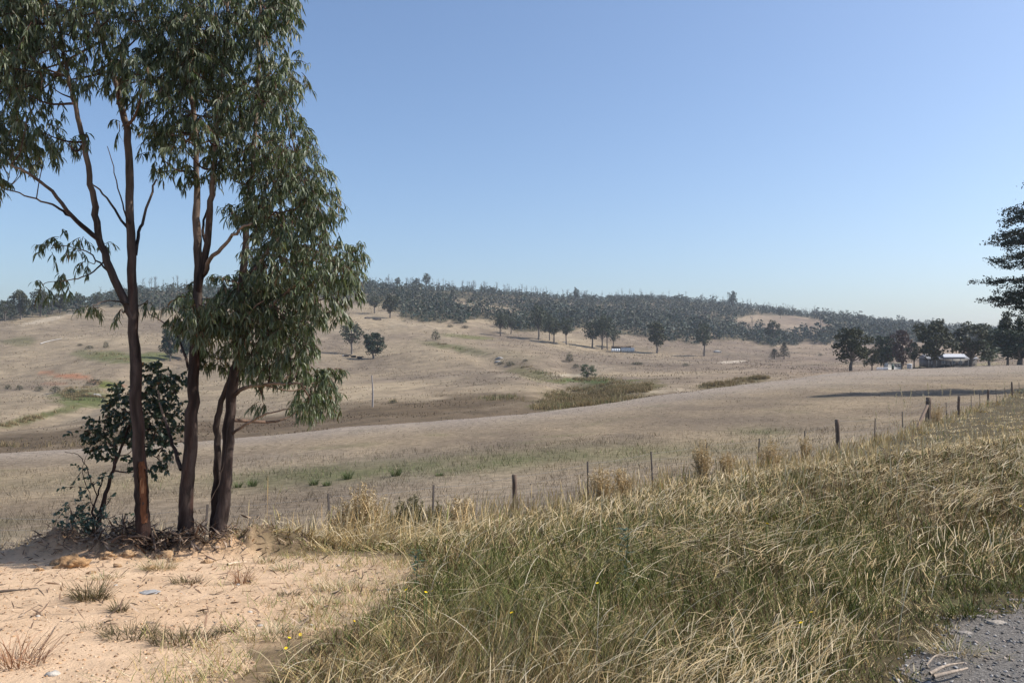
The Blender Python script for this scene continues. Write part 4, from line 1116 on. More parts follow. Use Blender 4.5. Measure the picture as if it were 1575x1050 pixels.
# ------------------------------------------------------------------ pine at the right edge
PX, PY = 59.4, 85.0
pz = Hs(PX, PY)
pine = empty('pine_tree', (PX, PY, pz))
tr, cr = MB(), MB()
V, Fc = tube(spline(np.array([(0, 0, -.3), (.2, .1, 9), (-.1, 0, 18), (.1, 0, 29)]), 20), np.linspace(.6, .09, 20), 12, .1); tr.add(V, Fc, (.12, .09, .075))
def pine_branch(z, L, az, rise):
    e = np.array([cos(az) * L, sin(az) * L, z + rise])
    s0 = np.array([0, 0, z]); md = (s0 + e) / 2 + np.array([0, 0, .06 * L]) + rng.normal(0, .25, 3)
    p = spline(np.array([s0, md, e]), 10)
    V, Fc = tube(p, np.linspace(.06 + .012 * L, .02, 10), 6); tr.add(V, Fc, (.11, .085, .07))
    for q in range(int(4 + L * 1.6)):
        u = rng.uniform(.38, 1.0); c = p[0] * 0 + np.array([np.interp(u, np.linspace(0, 1, 10), p[:, j]) for j in range(3)])
        off = rng.normal(0, .75, 3) * np.array([1, 1, .5]) * (1.2 - .4 * u); ce = c + off
        V, Fc = tube(np.array([c, (c + ce) / 2 + [0, 0, .05], ce]), [.025, .018, .01], 4); tr.add(V, Fc, (.11, .085, .07))
        m = 60
        quad_cloud(cr, ce + np.array([0, 0, .12]) + rng.normal(0, 1, (m, 3)) * np.array([.36, .36, .15]), m, .2, DARKP * 1.05)
Rz = lambda z: np.interp(z, [7, 9.5, 14.0, 18, 21, 24, 28.5], [7.2, 8.0, 8.5, 6.6, 4.6, 2.6, .8])
for q in range(84):
    z = 6.8 + 21 * (q / 84) ** 1.05 + rng.normal(0, .5)
    pine_branch(z, Rz(z) * rng.uniform(.74, 1.05), q * 2.4 + rng.normal(0, .3), rng.uniform(-1.4, 1.4))
tr.build('trunk', M_bark, pine, True)
tag(cr.build('crown', M_fol, pine), kind='stuff')
tag(pine, 'tall dark pine with layered branches cut by the right edge', 'tree')
# ------------------------------------------------------------------ wire fence
fx0 = W(103, 900, 12.0)
fence = empty('wire_fence', (fx0[0], fx0[1], Hs(fx0[0], fx0[1])))
finv = -np.array(fence.location)
heads = []
for q, (pxp, Yp, kd) in enumerate(FP):
    x = (pxp - CX) / F * Yp; z = Hs(x, Yp)
    h = {'s': .99, 'w': 1.2, 'x': 1.42}[kd] * rng.uniform(.97, 1.03)
    if pxp == 1088: h = 1.02
    if pxp == 793: h = 1.0
    lean = rng.normal(0, .035, 2)
    heads.append((np.array([x, Yp, z]), np.array([x + lean[0] * h, Yp + lean[1] * h, z + h])))
    a, b = heads[-1]
    mb = MB()
    if kd == 's':                                            # star picket: three thin flanges
        for k in range(3):
            an = k * 2 * pi / 3 + .3; d = np.array([cos(an), sin(an), 0]) * .022; e = np.array([-sin(an), cos(an), 0]) * .004
            V = np.array([a + e - [0, 0, .2], a + d + e - [0, 0, .2], a + d - e - [0, 0, .2], a - e - [0, 0, .2], b + e, b + d + e, b + d - e, b - e])
            mb.add(V, [[0, 1, 5, 4], [1, 2, 6, 5], [2, 3, 7, 6], [4, 5, 6, 7]], (.06, .05, .045))
        mb.V = [v + finv for v in mb.V]; mb.build('steel_post', M_wood, fence)
    else:
        r = (.075 if pxp > 1000 else .05) if kd == 'w' else .12
        p = np.linspace(a - [0, 0, .3], b, 8)
        V, Fc = tube(p, np.linspace(r * 1.05, r, 8), 10, .2, seed=q)
        mb.add(V, Fc, (.14, .10, .075))
        top = len(mb.V[0]) - 10
        mb.V[0] = np.vstack([mb.V[0], b + [0, 0, .012]]); mb.C[0] = np.vstack([mb.C[0], (.2, .16, .12)]); mb.n += 1
        mb.F.append(np.array([[top + i, top + (i + 1) % 10, len(mb.V[0]) - 1] for i in range(10)])); mb.M.append(np.zeros(10, int))
        mb.V = [v + finv for v in mb.V]
        po = mb.build('wooden_post' if kd == 'w' else 'strainer_post', M_wood, fence)
        if kd == 'x':
            i0 = heads[-2][0]; dirv = nrm(i0 - a)
            s0 = a + np.array([0, 0, h * .74]); s1 = a + dirv * 2.6; s1[2] = Hs(s1[0], s1[1]) + .05
            mb2 = MB(); V, Fc = tube(np.linspace(s0, s1, 6), .075, 8, .15); mb2.add(V + finv, Fc, (.17, .12, .09)); mb2.build('brace', M_wood, po)
for k, f in enumerate((.16, .30, .44, .60, .78, .95)):
    pts = []
    for i, (a, b) in enumerate(heads):
        p = a + (b - a) * f
        pts.append(p)
    full = []
    for i in range(len(pts) - 1):
        for u in np.linspace(0, 1, 6)[:-1]:
            full.append(pts[i] * (1 - u) + pts[i + 1] * u - np.array([0, 0, .035 * 4 * u * (1 - u)]))
    full.append(pts[-1])
    V, Fc = tube(np.array(full), .0022 if k < 5 else .0026, 3)
    mb = MB(); mb.add(V + finv, Fc, (.22, .21, .20)); mb.build('wire', M_metal, fence)
mb = MB()
for i in range(min(14, len(heads) - 1)):                      # netting stays on the left bays
    (a, b), (c, d) = heads[i], heads[i + 1]
    for u in np.arange(.06, 1, .09):
        p0 = a + (c - a) * u; p1 = b + (d - b) * u
        q0 = p0 + (p1 - p0) * .16; q1 = p0 + (p1 - p0) * .78; q0 = q0 - [0, 0, .14 * u * (1 - u)]; q1 = q1 - [0, 0, .14 * u * (1 - u)]
        V, Fc = tube(np.array([q0, (q0 + q1) / 2, q1]), .0015, 3); mb.add(V + finv, Fc, (.22, .21, .2))
tag(mb.build('netting_stays', M_metal, fence), kind='stuff')
tag(fence, 'wire fence of steel pickets and wooden posts between verge and paddock', 'fence')

# ------------------------------------------------------------------ bare pole
g = ground(573, 626, crest(573) * 1.03); hp = (626 - 577) / F * g[1]
mb = MB(); V, Fc = tube(spline(np.array([(0, 0, -.2), (.05, 0, hp * .5), (-.12, 0, hp)]), 8), np.linspace(.17, .10, 8), 9, .15); mb.add(V, Fc, (.30, .27, .25))
pole = mb.build('dead_pole', M_wood); pole.location = g
tag(pole, 'bare grey pole standing alone on the slope behind the paddock', 'pole')

# ------------------------------------------------------------------ buildings
def part(name, c, s, col, m, par, rz=0):
    mb = MB(); V, Fc = box(c, s, rz); mb.add(V, Fc, col); return mb.build(name, m, par)
g = ground(955, 541, 330)
k = g[1] / F
shed = empty('stock_shed', g, radians(4))
WH = (.72, .72, .71)
Lw = 21 * k
for i in range(7):
    part('wall_panel', (1.2 + i * Lw / 7 - 1.0, -1.6, 1.0 + .02 * (i % 2)), (Lw / 7 - .04, .08, 2.1), np.array(WH) * rng.uniform(.9, 1.05), M_paint, shed)
for i in range(4):
    part('wall_panel', (-4.9 + i * 1.15, -2.3, .8), (1.1, .08, 1.6), np.array((.62, .66, .70)) * rng.uniform(.9, 1.05), M_paint, shed)
part('back_wall', (.6, 2.0, 1.4), (10.4, .1, 2.6), (.10, .08, .07), M_wood, shed)
for x in (-4.4, -1.5, .3, 2.6, 4.6, 5.9):
    part('post', (x, -1.4, 1.45), (.16, .16, 2.9), (.12, .10, .09), M_wood, shed)
rf = part('roof', (.7, .1, 3.02), (11.2, 4.8, .14), (.21, .12, .085), M_paint, shed)
for i in range(14):
    part('roof_sheet', (-4.6 + i * .82, .1, 3.11), (.7, 4.86, .05), np.array((.22, .13, .10)) * rng.uniform(.75, 1.25), M_paint, rf)
tag(shed, 'low white-walled stock shed with flat rusty roof on the hillside', 'shed')

g = np.array([(1373 - CX) / F * 236, 236, 0]); g[2] = Hs(g[0], g[1]); k = 236 / F
van = empty('cream_caravan', g, radians(3))
mb = MB()
prof = [(-1.95, .45), (1.95, .45), (2.05, 1.1), (2.0, 1.9), (1.8, 2.25), (0, 2.42), (-1.8, 2.25), (-2.0, 1.9), (-2.05, 1.1)]
V = np.array([(x, y, z) for y in (-1.05, 1.05) for x, z in prof]); n9 = len(prof)
mb.add(V, [[i, (i + 1) % n9, n9 + (i + 1) % n9, n9 + i] for i in range(n9)], (.50, .485, .45))
mb.F.append(np.array([list(range(n9))])); mb.F.append(np.array([list(range(n9, 2 * n9))[::-1]])); mb.M.append(np.zeros(1, int)); mb.M.append(np.zeros(1, int))
mb.build('body', M_paint, van)
part('roof_cap', (0, 0, 2.36), (3.7, 2.16, .1), (.74, .70, .55), M_paint, van)
part('door', (-.55, -1.07, 1.2), (.7, .05, 1.6), (.03, .07, .055), M_paint, van)
for x in (.5, 1.4): part('window', (x, -1.07, 1.55), (.6, .04, .5), (.08, .09, .10), M_metal, van)
for x in (-.4, .5):
    mb = MB(); V, Fc = tube(np.array([(x, -.95, .32), (x, -.75, .32)]), .32, 12); mb.add(V, Fc, (.03, .03, .03)); mb.build('wheel', M_hide, van)
tag(van, 'small cream caravan-like cabin with dark door under the purple tree', 'caravan')

g = np.array([(1357 - CX) / F * 228, 228, 0]); g[2] = Hs(g[0], g[1])
gate = empty('white_yard_fence', g)
for i in range(11): part('paling', (-1.5 + i * .3, 0, .68), (.2, .04, 1.3), (.45, .46, .50), M_paint, gate)
for z in (.35, 1.05): part('rail', (0, .05, z), (3.3, .05, .08), (.55, .57, .62), M_paint, gate)
tag(gate, 'short white paling fence left of the cream caravan', 'fence')

g = np.array([(1458 - CX) / F * 262, 262, 0]); g[2] = Hs(g[0], g[1])
house = empty('farmhouse', g, radians(-3))
wl = part('wall', (0, .6, 1.35), (15.6, 5.2, 2.7), (.13, .12, .115), M_paint, house)
mb = MB()
def gable(x0, x1, y0, y1, z0, z1, col, name, par):
    ym = (y0 + y1) / 2
    V = [(x0, y0, z0), (x1, y0, z0), (x1, ym, z1), (x0, ym, z1), (x0, y1, z0), (x1, y1, z0), (x0, y0, z0 - .1), (x1, y0, z0 - .1), (x1, y1, z0 - .1), (x0, y1, z0 - .1)]
    m = MB(); m.add(V, [[0, 1, 2, 3], [3, 2, 5, 4], [6, 7, 1, 0], [8, 9, 4, 5]], col); m.add(np.array(V)[[0, 3, 4, 1, 2, 5]], [[0, 1, 2], [3, 5, 4]], col)
    return m.build(name, M_paint, par)
r1 = gable(-8.2, 8.2, -3.4, 3.8, 2.75, 4.1, (.20, .20, .21), 'roof', house)
gable(-2.9, 4.2, -3.55, -.2, 3.2, 4.3, (.50, .51, .53), 'roof_section', r1)
for i, x in enumerate((-5.6, -2.4, .8, 3.0, 6.0)):
    f = part('window', (x, -2.03, 1.45), (1.1, .06, 1.1), (.62, .62, .64), M_paint, house); part('pane', (x, -2.07, 1.45), (.9, .04, .9), (.22, .25, .29), M_metal, f)
part('door', (-.9, -2.03, 1.05), (.9, .06, 2.0), (.3, .28, .27), M_paint, house)
for i in range(7): part('verandah_post', (-7.6 + i * 2.5, -3.2, 1.35), (.12, .12, 2.7), (.35, .34, .33), M_paint, house)
part('chimney', (5.2, .8, 4.3), (.7, .7, 1.4), (.25, .13, .09), M_stone, house)
tag(house, 'long low farmhouse with dark walls and pale metal roof behind gums', 'house')

g = np.array([(1399 - CX) / F * 248, 248, 0]); g[2] = Hs(g[0], g[1])
tank = empty('water_tank', g)
mb = MB(); V, Fc = tube(np.array([(0, 0, -.05), (0, 0, .6), (0, 0, 1.2), (0, 0, 1.8)]), .75, 18); mb.add(V, Fc, (.52, .53, .54)); mb.build('tank_body', M_paint, tank)
mb = MB(); V, Fc = tube(np.array([(0, 0, 1.8), (0, 0, 1.86), (0, 0, 2.0)]), [.8, .78, .1], 18); mb.add(V, Fc, (.66, .68, .70)); mb.build('lid', M_paint, tank)
tag(tank, 'white round water tank between the purple tree and the farmhouse', 'water tank')

# ------------------------------------------------------------------ cattle
def cow_mesh(lying):
    mb = MB()
    zb = .52 if lying else .98
    c = [(-1.0, zb + .12), (-.9, zb + .1), (-.5, zb), (0, zb - .02), (.45, zb), (.75, zb + .1), (1.0, zb + .28), (1.22, zb + .36), (1.42, zb + .22), (1.58, zb + .08)]
    r = [.05, .30, .37, .40, .38, .30, .19, .17, .14, .07]
    V, Fc = tube(np.array([(x, 0, z) for x, z in c]), r, 12); V[:, 1] *= .8; mb.add(V, Fc, (.022, .018, .016))
    for sx, sy in ((-.7, -.2), (-.65, .2), (.6, -.2), (.65, .2)):
        if lying: pts = [(sx, sy, .4), (sx + .15, sy * 1.8, .16), (sx + .5, sy * 1.9, .08)]
        else: pts = [(sx, sy, .85), (sx + .03, sy, .45), (sx - .02, sy, .05), (sx, sy, 0)]
        V, Fc = tube(np.array(pts), np.linspace(.15, .06, len(pts)), 7); mb.add(V, Fc, (.022, .018, .016))
    for s in (-1, 1):
        V, Fc = tube(np.array([(1.24, s * .1, zb + .46), (1.2, s * .22, zb + .5), (1.18, s * .3, zb + .46)]), [.04, .06, .02], 5); mb.add(V, Fc, (.022, .018, .016))
    V, Fc = tube(np.array([(-1.0, 0, zb + .15), (-1.1, 0, zb - .1), (-1.1, 0, max(.1, zb - .6))]), [.035, .025, .04], 5); mb.add(V, Fc, (.02, .016, .014))
    return mb.mesh('cow', M_hide, True)
CL, CSt = cow_mesh(True), cow_mesh(False)
GC = 'black cattle resting in the shade'
for px_, Yc_, ly, rz, lb in [(1408, 226, 1, .2, 'leftmost black cow lying under the farm trees'), (1421, 226, 1, 3.0, 'second black cow lying left of the tall gum trunk'), (1429, 225, 1, .1, 'black cow lying against the left of the tall gum trunk'), (1444, 223, 1, .3, 'black cow lying just right of the tall gum trunk'),
                             (1458, 229, 0, 3.3, 'largest black cow right of the tall gum, facing left'), (1471, 232, 1, .2, 'rightmost black cow in front of the farmhouse')]:
    x = (px_ - CX) / F * Yc_
    o = link('cow', CL if ly else CSt); o.location = (x, Yc_, Hs(x, Yc_)); o.rotation_euler = (0, 0, rz); o.scale = (.95,) * 3
    tag(o, lb, 'cow', GC)
for px_, py_, rz, lb in [(533, 549, .3, 'black cow lying left under the lanky hillside gum'), (544, 550, 2.9, 'black cow lying right under the lanky hillside gum'), (553, 552, .2, 'black cow lying in the shade of the dark round hillside tree')]:
    g = ground(px_, py_, 150); o = link('cow', CL); o.location = g; o.rotation_euler = (0, 0, rz); tag(o, lb, 'cow', 'black cattle on the hillside')

# ------------------------------------------------------------------ rocks, logs, sticks
def blob(seed, s=(1, 1, 1), rough=.35, sub=3):
    import bmesh
    bm = bmesh.new(); bmesh.ops.create_icosphere(bm, subdivisions=sub, radius=1)
    V = np.array([v.co[:] for v in bm.verts]); Fc = np.array([[v.index for v in f.verts] for f in bm.faces]); bm.free()
    n = fbm(V[:, 0] * 1.6 + seed * 3.1, V[:, 1] * 1.6 + V[:, 2] * 1.3, seed, 4)
    n2 = fbm(V[:, 2] * 2.1 + seed, V[:, 0] * 1.9 - V[:, 1], seed + 5, 3)
    n3 = fbm(V[:, 0] * 6 + seed, V[:, 1] * 6 + V[:, 2] * 5, seed + 8, 3)
    V = V * (1 + rough * (n + n2 - 1) + rough * .55 * (n3 - .5))[:, None] * np.array(s)
    return V, Fc
def rock(name, label, px_, py_, s, col, m, cat, ymin=1.5, group=None, seed=1, rough=.5, lift=.12, sub=4, rz=0):
    g = ground(px_, py_, ymin); mb = MB(); V, Fc = blob(seed, s, rough, sub)
    mb.add(V, Fc, mixc(np.array(col), np.array(col) * .7, np.random.default_rng(seed).random(len(V))))
    o = mb.build(name, m); o.location = (g[0], g[1], g[2] + s[2] * lift); o.rotation_euler = (0, 0, rz)
    return tag(o, label, cat, group)
DC = (.56, .38, .24)
rock('earth_clod', 'largest overhanging clod of orange earth at the mound\'s left end', 115, 872, (.17, .12, .10), (.44, .27, .14), M_dirt, 'clod', seed=3, rough=.9, group='earth clods on the mound')
for i, (a, b, s_, lb) in enumerate([(85, 868, .07, 'small dark clod left of the overhanging clod'), (168, 858, .10, 'clod of earth under the low shrub'), (196, 856, .09, 'crumbling clod left of the leaning trunk'), (252, 858, .11, 'clod of sandy earth between the first two trunks'), (268, 864, .07, 'small clod before the middle trunk'),
                                    (180, 872, .05, 'small round clod below the mound\'s middle'), (60, 878, .05, 'small clod at the far left of the mound'), (318, 866, .05, 'small clod before the right trunk'), (140, 882, .045, 'little clod below the low shrub'), (232, 875, .06, 'clod at the foot of the mound under the leaning trunk')]):
    rock('earth_clod', lb, a, b, (s_ * .85, s_ * .7, s_ * .55), (.46, .30, .17), M_dirt, 'clod', seed=10 + i, rough=.9, group='earth clods on the mound')
rock('flat_stone', 'flat grey stone lying on the open dirt', 229, 912, (.085, .06, .018), (.36, .35, .34), M_stone, 'stone', seed=31, rough=.5)
for i, (a, b, s_, lb) in enumerate([(400, 963, .018, 'small white stone between tufts on the dirt'), (366, 900, .016, 'small white stone by the reddish tuft'), (520, 871, .022, 'white chip of stone near the grass edge'), (178, 900, .014, 'pale pebble beside the largest left tuft'), (385, 942, .014, 'tiny pale stone right of the dirt\'s middle'),
                                    (58, 948, .013, 'tiny white stone on the left of the dirt'), (80, 1038, .03, 'pale chip at the bottom of the dirt'), (478, 962, .013, 'tiny stone near the dirt edge')]):
    rock('stone', lb, a, b, (s_ * 1.3, s_, s_ * .6), (.55, .50, .43), M_stone, 'stone', seed=41 + i, rough=.8, sub=2)
for i, (a, b, s_, c_, lb) in enumerate([(1518, 940, .05, (.36, .26, .21), 'brown stone at the road edge by the dark tuft'), (1532, 958, .055, (.55, .48, .40), 'pale flake of rock on the gravel'), (1484, 974, .04, (.50, .44, .38), 'pale stone on the gravel left of the flake'), (1508, 948, .03, (.50, .43, .38), 'small pale stone beside the brown stone'), (1560, 922, .03, (.42, .36, .31), 'small stone near the right end of the grass edge')]):
    rock('road_stone', lb, a, b, (s_ * 1.0, s_ * .7, s_ * .25), np.array(c_) * .7, M_stone, 'stone', seed=61 + i, rough=.6, group='stones on the gravel shoulder')
for i, (a, b, s_, lb) in enumerate([(1103, 542, 1.4, 'pale boulder on the slope right of the lone tall gum'), (530, 548, .8, 'pale boulder by the lanky hillside gum'), (768, 552, .9, 'grey boulder in the stony gully'), (766, 557, .7, 'lower grey boulder in the stony gully'), (868, 527, .7, 'pale rock at the foot of the separate gum'),
                                    (580, 492, 1.6, 'dark rock heap below the small high gum'), (565, 490, 1.2, 'smaller dark rock heap below the small high gum'), (148, 609, .8, 'pale rock in the hollow below the red soil')]):
    rock('boulder', lb, a, b, (s_ * 1.5, s_, s_ * .7), (.36, .34, .32) if i not in (5, 6) else (.12, .10, .085), M_stone, 'boulder', ymin=100, seed=71 + i, group='boulders on the far slopes')
def stick(name, label, pts, r, col, cat='stick', group=None, ymin=1.5):
    P = np.array([ground(a, b, ymin) + np.array([0, 0, c]) for a, b, c in pts]); o0 = P[0].copy()
    mb = MB(); V, Fc = tube(spline(P - o0, 12), np.linspace(r, r * .45, 12), 7, .25, seed=len(label)); mb.add(V, Fc, col)
    o = mb.build(name, M_wood); o.location = o0; return tag(o, label, cat, group)
stick('stick', 'thin dark stick lying on the dirt at the left edge', [(-5, 912, .01), (28, 910, .015), (58, 906, .01)], .009, (.10, .08, .065))
stick('stick', 'thin brown twig on the dirt below the left tufts', [(48, 950, .01), (66, 940, .012), (77, 928, .02)], .005, (.22, .14, .09))
stick('stick', 'thin twig slanting down the bottom left dirt', [(62, 1000, .01), (78, 980, .012), (90, 962, .02)], .004, (.28, .19, .12))
stick('bark_strip', 'pale curled bark strip right of the right trunk', [(350, 870, .015), (365, 868, .02), (382, 866, .015)], .014, (.58, .46, .34), 'bark')
stick('bark_strip', 'short bark strip at the foot of the right trunk', [(318, 858, .02), (332, 864, .02)], .012, (.40, .28, .20), 'bark')
stick('log', 'bleached log lying on the left slope', [(62, 530, .3), (75, 527, .5), (95, 523, .6)], .22, (.45, .42, .39), 'log', ymin=150)
for i, (pts, r) in enumerate([([(1430, 1052, .05), (1455, 1043, .06), (1482, 1031, .04)], .013), ([(1436, 1050, .03), (1464, 1046, .04), (1488, 1037, .03)], .016), ([(1425, 1036, .04), (1440, 1027, .06), (1462, 1022, .04)], .008), ([(1440, 1020, .03), (1462, 1017, .05), (1484, 1018, .03)], .005)]):
    stick('fallen_branch', ['bleached grey branch at the bottom right road edge', 'thickest bleached branch end on the gravel edge', 'short bleached stick above the bottom right branches', 'thin pale stick just above the road-edge branches'][i], pts, r * .7, (.36, .29, .225), 'branch', 'bleached branches at the road edge')

# ------------------------------------------------------------------ tufts, weeds, flowers
def tuft(name, label, px_, py_, n, L, spread, pal, group, cat='grass tuft', up=.5, wd=.005, ymin=1.5):
    n = int(n * 1.7) if name == 'grass_tuft' else n
    g = ground(px_, py_, ymin); mb = MB()
    a = rng.uniform(0, 2 * pi, n); r = np.sqrt(rng.random(n)) * spread
    P = np.stack([np.cos(a) * r, np.sin(a) * r * .7, np.zeros(n)], 1)
    P[:, 2] = H(P[:, 0] + g[0], P[:, 1] + g[1]) - g[2] - .01
    az = a + rng.normal(0, .7, n)
    blades(P, az, rng.uniform(.1, 1.2, n) * (1.4 - up), rng.uniform(.7, 1.9, n) * (1.3 - up * .6), rng.uniform(.4, 1, n) * L, np.full(n, wd) * rng.uniform(.6, 1.3, n), [1, .9, .6, .12], pick(pal, n), mb)
    o = mb.build(name, M_grass); o.location = g
    return tag(o, label, cat, group)
TD = np.array([(.10, .085, .04), (.07, .07, .03), (.18, .13, .07), (.08, .06, .035), (.28, .21, .12)])
TR = np.array([(.32, .17, .10), (.26, .14, .085), (.40, .26, .16)])
TS = np.array([(.52, .42, .27), (.42, .32, .19), (.18, .19, .08), (.60, .50, .34)])
GT = 'dry tufts on the bare dirt'
for a, b, n_, L, sp, pal, lb in [
    (140, 922, 150, .26, .13, TD, 'tallest grey-green tuft on the left of the dirt'), (184, 940, 60, .14, .05, TD, 'compact star-shaped tuft right of the tallest one'), (203, 978, 130, .14, .17, TD, 'wide flat dark tuft left of the twin low tufts'), (283, 986, 170, .15, .19, TD, 'widest dark low tuft near the bottom of the dirt'),
    (288, 897, 90, .14, .13, TD, 'dark spreading tuft before the middle trunk'), (372, 897, 55, .24, .06, TR, 'reddish wiry tuft before the right trunk'), (350, 974, 40, .13, .06, TD, 'small thin tuft right of the widest dark one'), (415, 980, 110, .17, .17, TS, 'mixed green tuft beside the white stone'), (25, 1022, 90, .28, .16, TR, 'reddish wiry tuft in the bottom left corner'),
    (440, 876, 70, .16, .12, TS, 'green tuft at the upper edge of the dirt'), (522, 908, 110, .18, .17, TS, 'straw and green tuft near the grass edge'), (495, 930, 80, .14, .15, TS, 'low green tuft left of the grass edge'), (152, 965, 50, .07, .12, TD, 'flat dead patch of grass below the star tuft'), (245, 876, 120, .22, .16, TS, 'straw tuft hanging over the face of the mound'),
    (412, 866, 60, .2, .1, TS, 'straw tuft right of the right trunk'), (318, 942, 14, .09, .03, TD, 'tiny sprig in the middle of the dirt'), (445, 916, 40, .1, .08, TD, 'small dark tuft on the right of the dirt'), (160, 890, 80, .12, .16, TS, 'low dry growth at the foot of the mound')]:
    tuft('grass_tuft', lb, a, b, n_, L, sp, pal, GT)
for a, b, n_, L, sp, pal, lb in [(1487, 946, 150, .2, .13, TD * np.array([.8, 1.1, .7]), 'dark green tuft at the gravel edge'), (1468, 1005, 130, .18, .13, TS, 'pale green tuft growing in the gravel'), (1560, 905, 110, .18, .14, TD * np.array([.8, 1.1, .7]), 'dark tuft at the right end of the gravel edge'), (1530, 1010, 30, .08, .1, TS, 'sparse sprig on the open gravel')]:
    tuft('road_tuft', lb, a, b, n_, L, sp, pal, 'tufts at the gravel edge')
GW = 'tussocks along the green strip of the paddock'
for i, (a, b, h, lb) in enumerate([(365, 750, 12, 'leftmost rush tussock right of the gum trunks'), (388, 748, 16, 'rush tussock beside the leftmost one'), (482, 746, 14, 'rush tussock left of the dry bush'), (503, 747, 10, 'small rush tussock behind the dry bush'), (534, 737, 18, 'upright rush tussock above the dry bush'), (609, 732, 18, 'tallest rush tussock on the green strip'), (676, 732, 7, 'small dark rush tussock right of the tallest one')]):
    g = ground(a, b, fenceY(a) + 2)
    tuft('rush_tussock', lb, a, b, 90, h / F * g[1] * 1.1, .16, np.array([(.12, .15, .06), (.16, .19, .08), (.09, .12, .05)]), GW, 'tussock', .95, .02, ymin=fenceY(a) + 2)
# dry bushy weeds standing in the verge
def weed(label, px_, Yw, h, wdt, pal, n=70, group='tall dry weeds along the fence', name='dry_weed'):
    x = (px_ - CX) / F * Yw; z = Hs(x, Yw); root = empty(name, (x, Yw, z)); st, lf = MB(), MB()
    for i in range(n):
        a = rng.uniform(0, 6.28); r = rng.random() ** .6
        e = np.array([cos(a) * r * wdt / 2, sin(a) * r * wdt / 2, h * rng.uniform(.55, 1.05) * (1 - .3 * r)])
        b0 = np.array([cos(a) * .08 * r, sin(a) * .08 * r, 0])
        p = spline(np.array([b0, (b0 + e) / 2 + np.array([0, 0, .08]) + rng.normal(0, .02, 3), e]), 6)
        V, Fc = tube(p, np.linspace(.004, .0015, 6), 3); st.add(V, Fc, pal[0])
        m = 46; u = rng.uniform(.25, 1, m)
        P = np.stack([np.interp(u, np.linspace(0, 1, 6), p[:, j]) for j in range(3)], 1)
        d = nrm(rng.normal(0, 1, (m, 3)) + np.array([0, 0, .6]))
        V, Fc, k = ribbon(P, d, nrm(d + rng.normal(0, .4, (m, 3))), rng.uniform(.03, .075, m), rng.uniform(.008, .018, m), nrm(np.cross(d, rng.normal(0, 1, (m, 3)))), [1, .3])
        lf.add(V, Fc, np.repeat(pick(pal, m), k, 0))
    st.build('stems', M_grass, root)
    tag(root.children[0], kind='stuff')
    tag(lf.build('seed_heads', M_grass, root), kind='stuff')
    return tag(root, label, 'weed', group)
TAN = np.array([(.52, .39, .22), (.60, .47, .29), (.44, .32, .175), (.66, .54, .36)])
OLV = np.array([(.16, .15, .075), (.12, .12, .06), (.24, .2, .11)])
for a, Yw, h, wd_, pal, n_, lb in [(557, 12.6, 1.15, .95, TAN, 120, 'big feathery tan bush in front of the fence'), (530, 12.4, .8, .6, TAN, 50, 'lower tan weed left of the big feathery bush'), (632, 13.2, .95, .55, OLV, 60, 'grey-green weed right of the big feathery bush'), (705, 14.2, .85, .6, TAN, 55, 'tan weed between the second and third fence posts'),
                                   (925, 17.6, 1.05, .7, TAN, 60, 'feathery weed beside the fourth fence post'), (955, 17.9, .9, .6, TAN, 45, 'thin feathery weed right of the fourth fence post'), (1082, 20.8, 1.25, .75, TAN, 90, 'tall pointed tan weed at the middle of the fence'), (1120, 21, .9, .6, TAN, 40, 'lower weed right of the tall pointed one'), (1185, 22.5, 1.05, 1.0, TAN, 80, 'bushy tan weed before the picket left of the wooden post'),
                                   (1237, 25.8, 1.1, .6, TAN, 45, 'orange-tan weed around a low picket'), (1440, 40.5, 1.3, 1.1, TAN, 70, 'tan weed against the big strainer post'), (600, 12.9, .6, .5, OLV, 40, 'dark green weed at the foot of the big feathery bush'), (670, 13.4, .65, .6, OLV, 45, 'olive weed below the second fence post')]:
    weed(lb, a, Yw, h, wd_, pal, n_)
# leafy dock plant in the grass
def leafy(label, px_, py_, h):
    g = ground(px_, py_, 3); root = empty('leafy_weed', g); mb = MB(); V, Fc = tube(np.array([(0, 0, 0), (.01, 0, h * .5), (.03, .01, h)]), [.006, .005, .002], 5); mb.add(V, Fc, (.10, .12, .06)); mb.build('stem', M_grass, root)
    m = 34; P = np.stack([np.zeros(m), np.zeros(m), rng.uniform(.1, 1, m) * h], 1); a = rng.uniform(0, 6.28, m); d = np.stack([np.cos(a), np.sin(a), np.full(m, .5)], 1)
    V, Fc, k = ribbon(P, nrm(d), nrm(d * [1, 1, -.4]), rng.uniform(.05, .10, m), rng.uniform(.012, .022, m), nrm(np.cross(d, np.tile([0, 0, 1.0], (m, 1)))), [.3, 1, .8, .1])
    mb = MB(); mb.add(V, Fc, np.repeat(pick(np.array([(.045, .075, .035), (.06, .09, .042)]), m), k, 0)); tag(mb.build('leaves', M_leaf, root), kind='stuff')
    return tag(root, label, 'weed')
leafy('dark blue-green leafy weed in the middle of the grass', 962, 905, .5)
leafy('small leafy weed low in the grass near the dirt edge', 640, 905, .35)
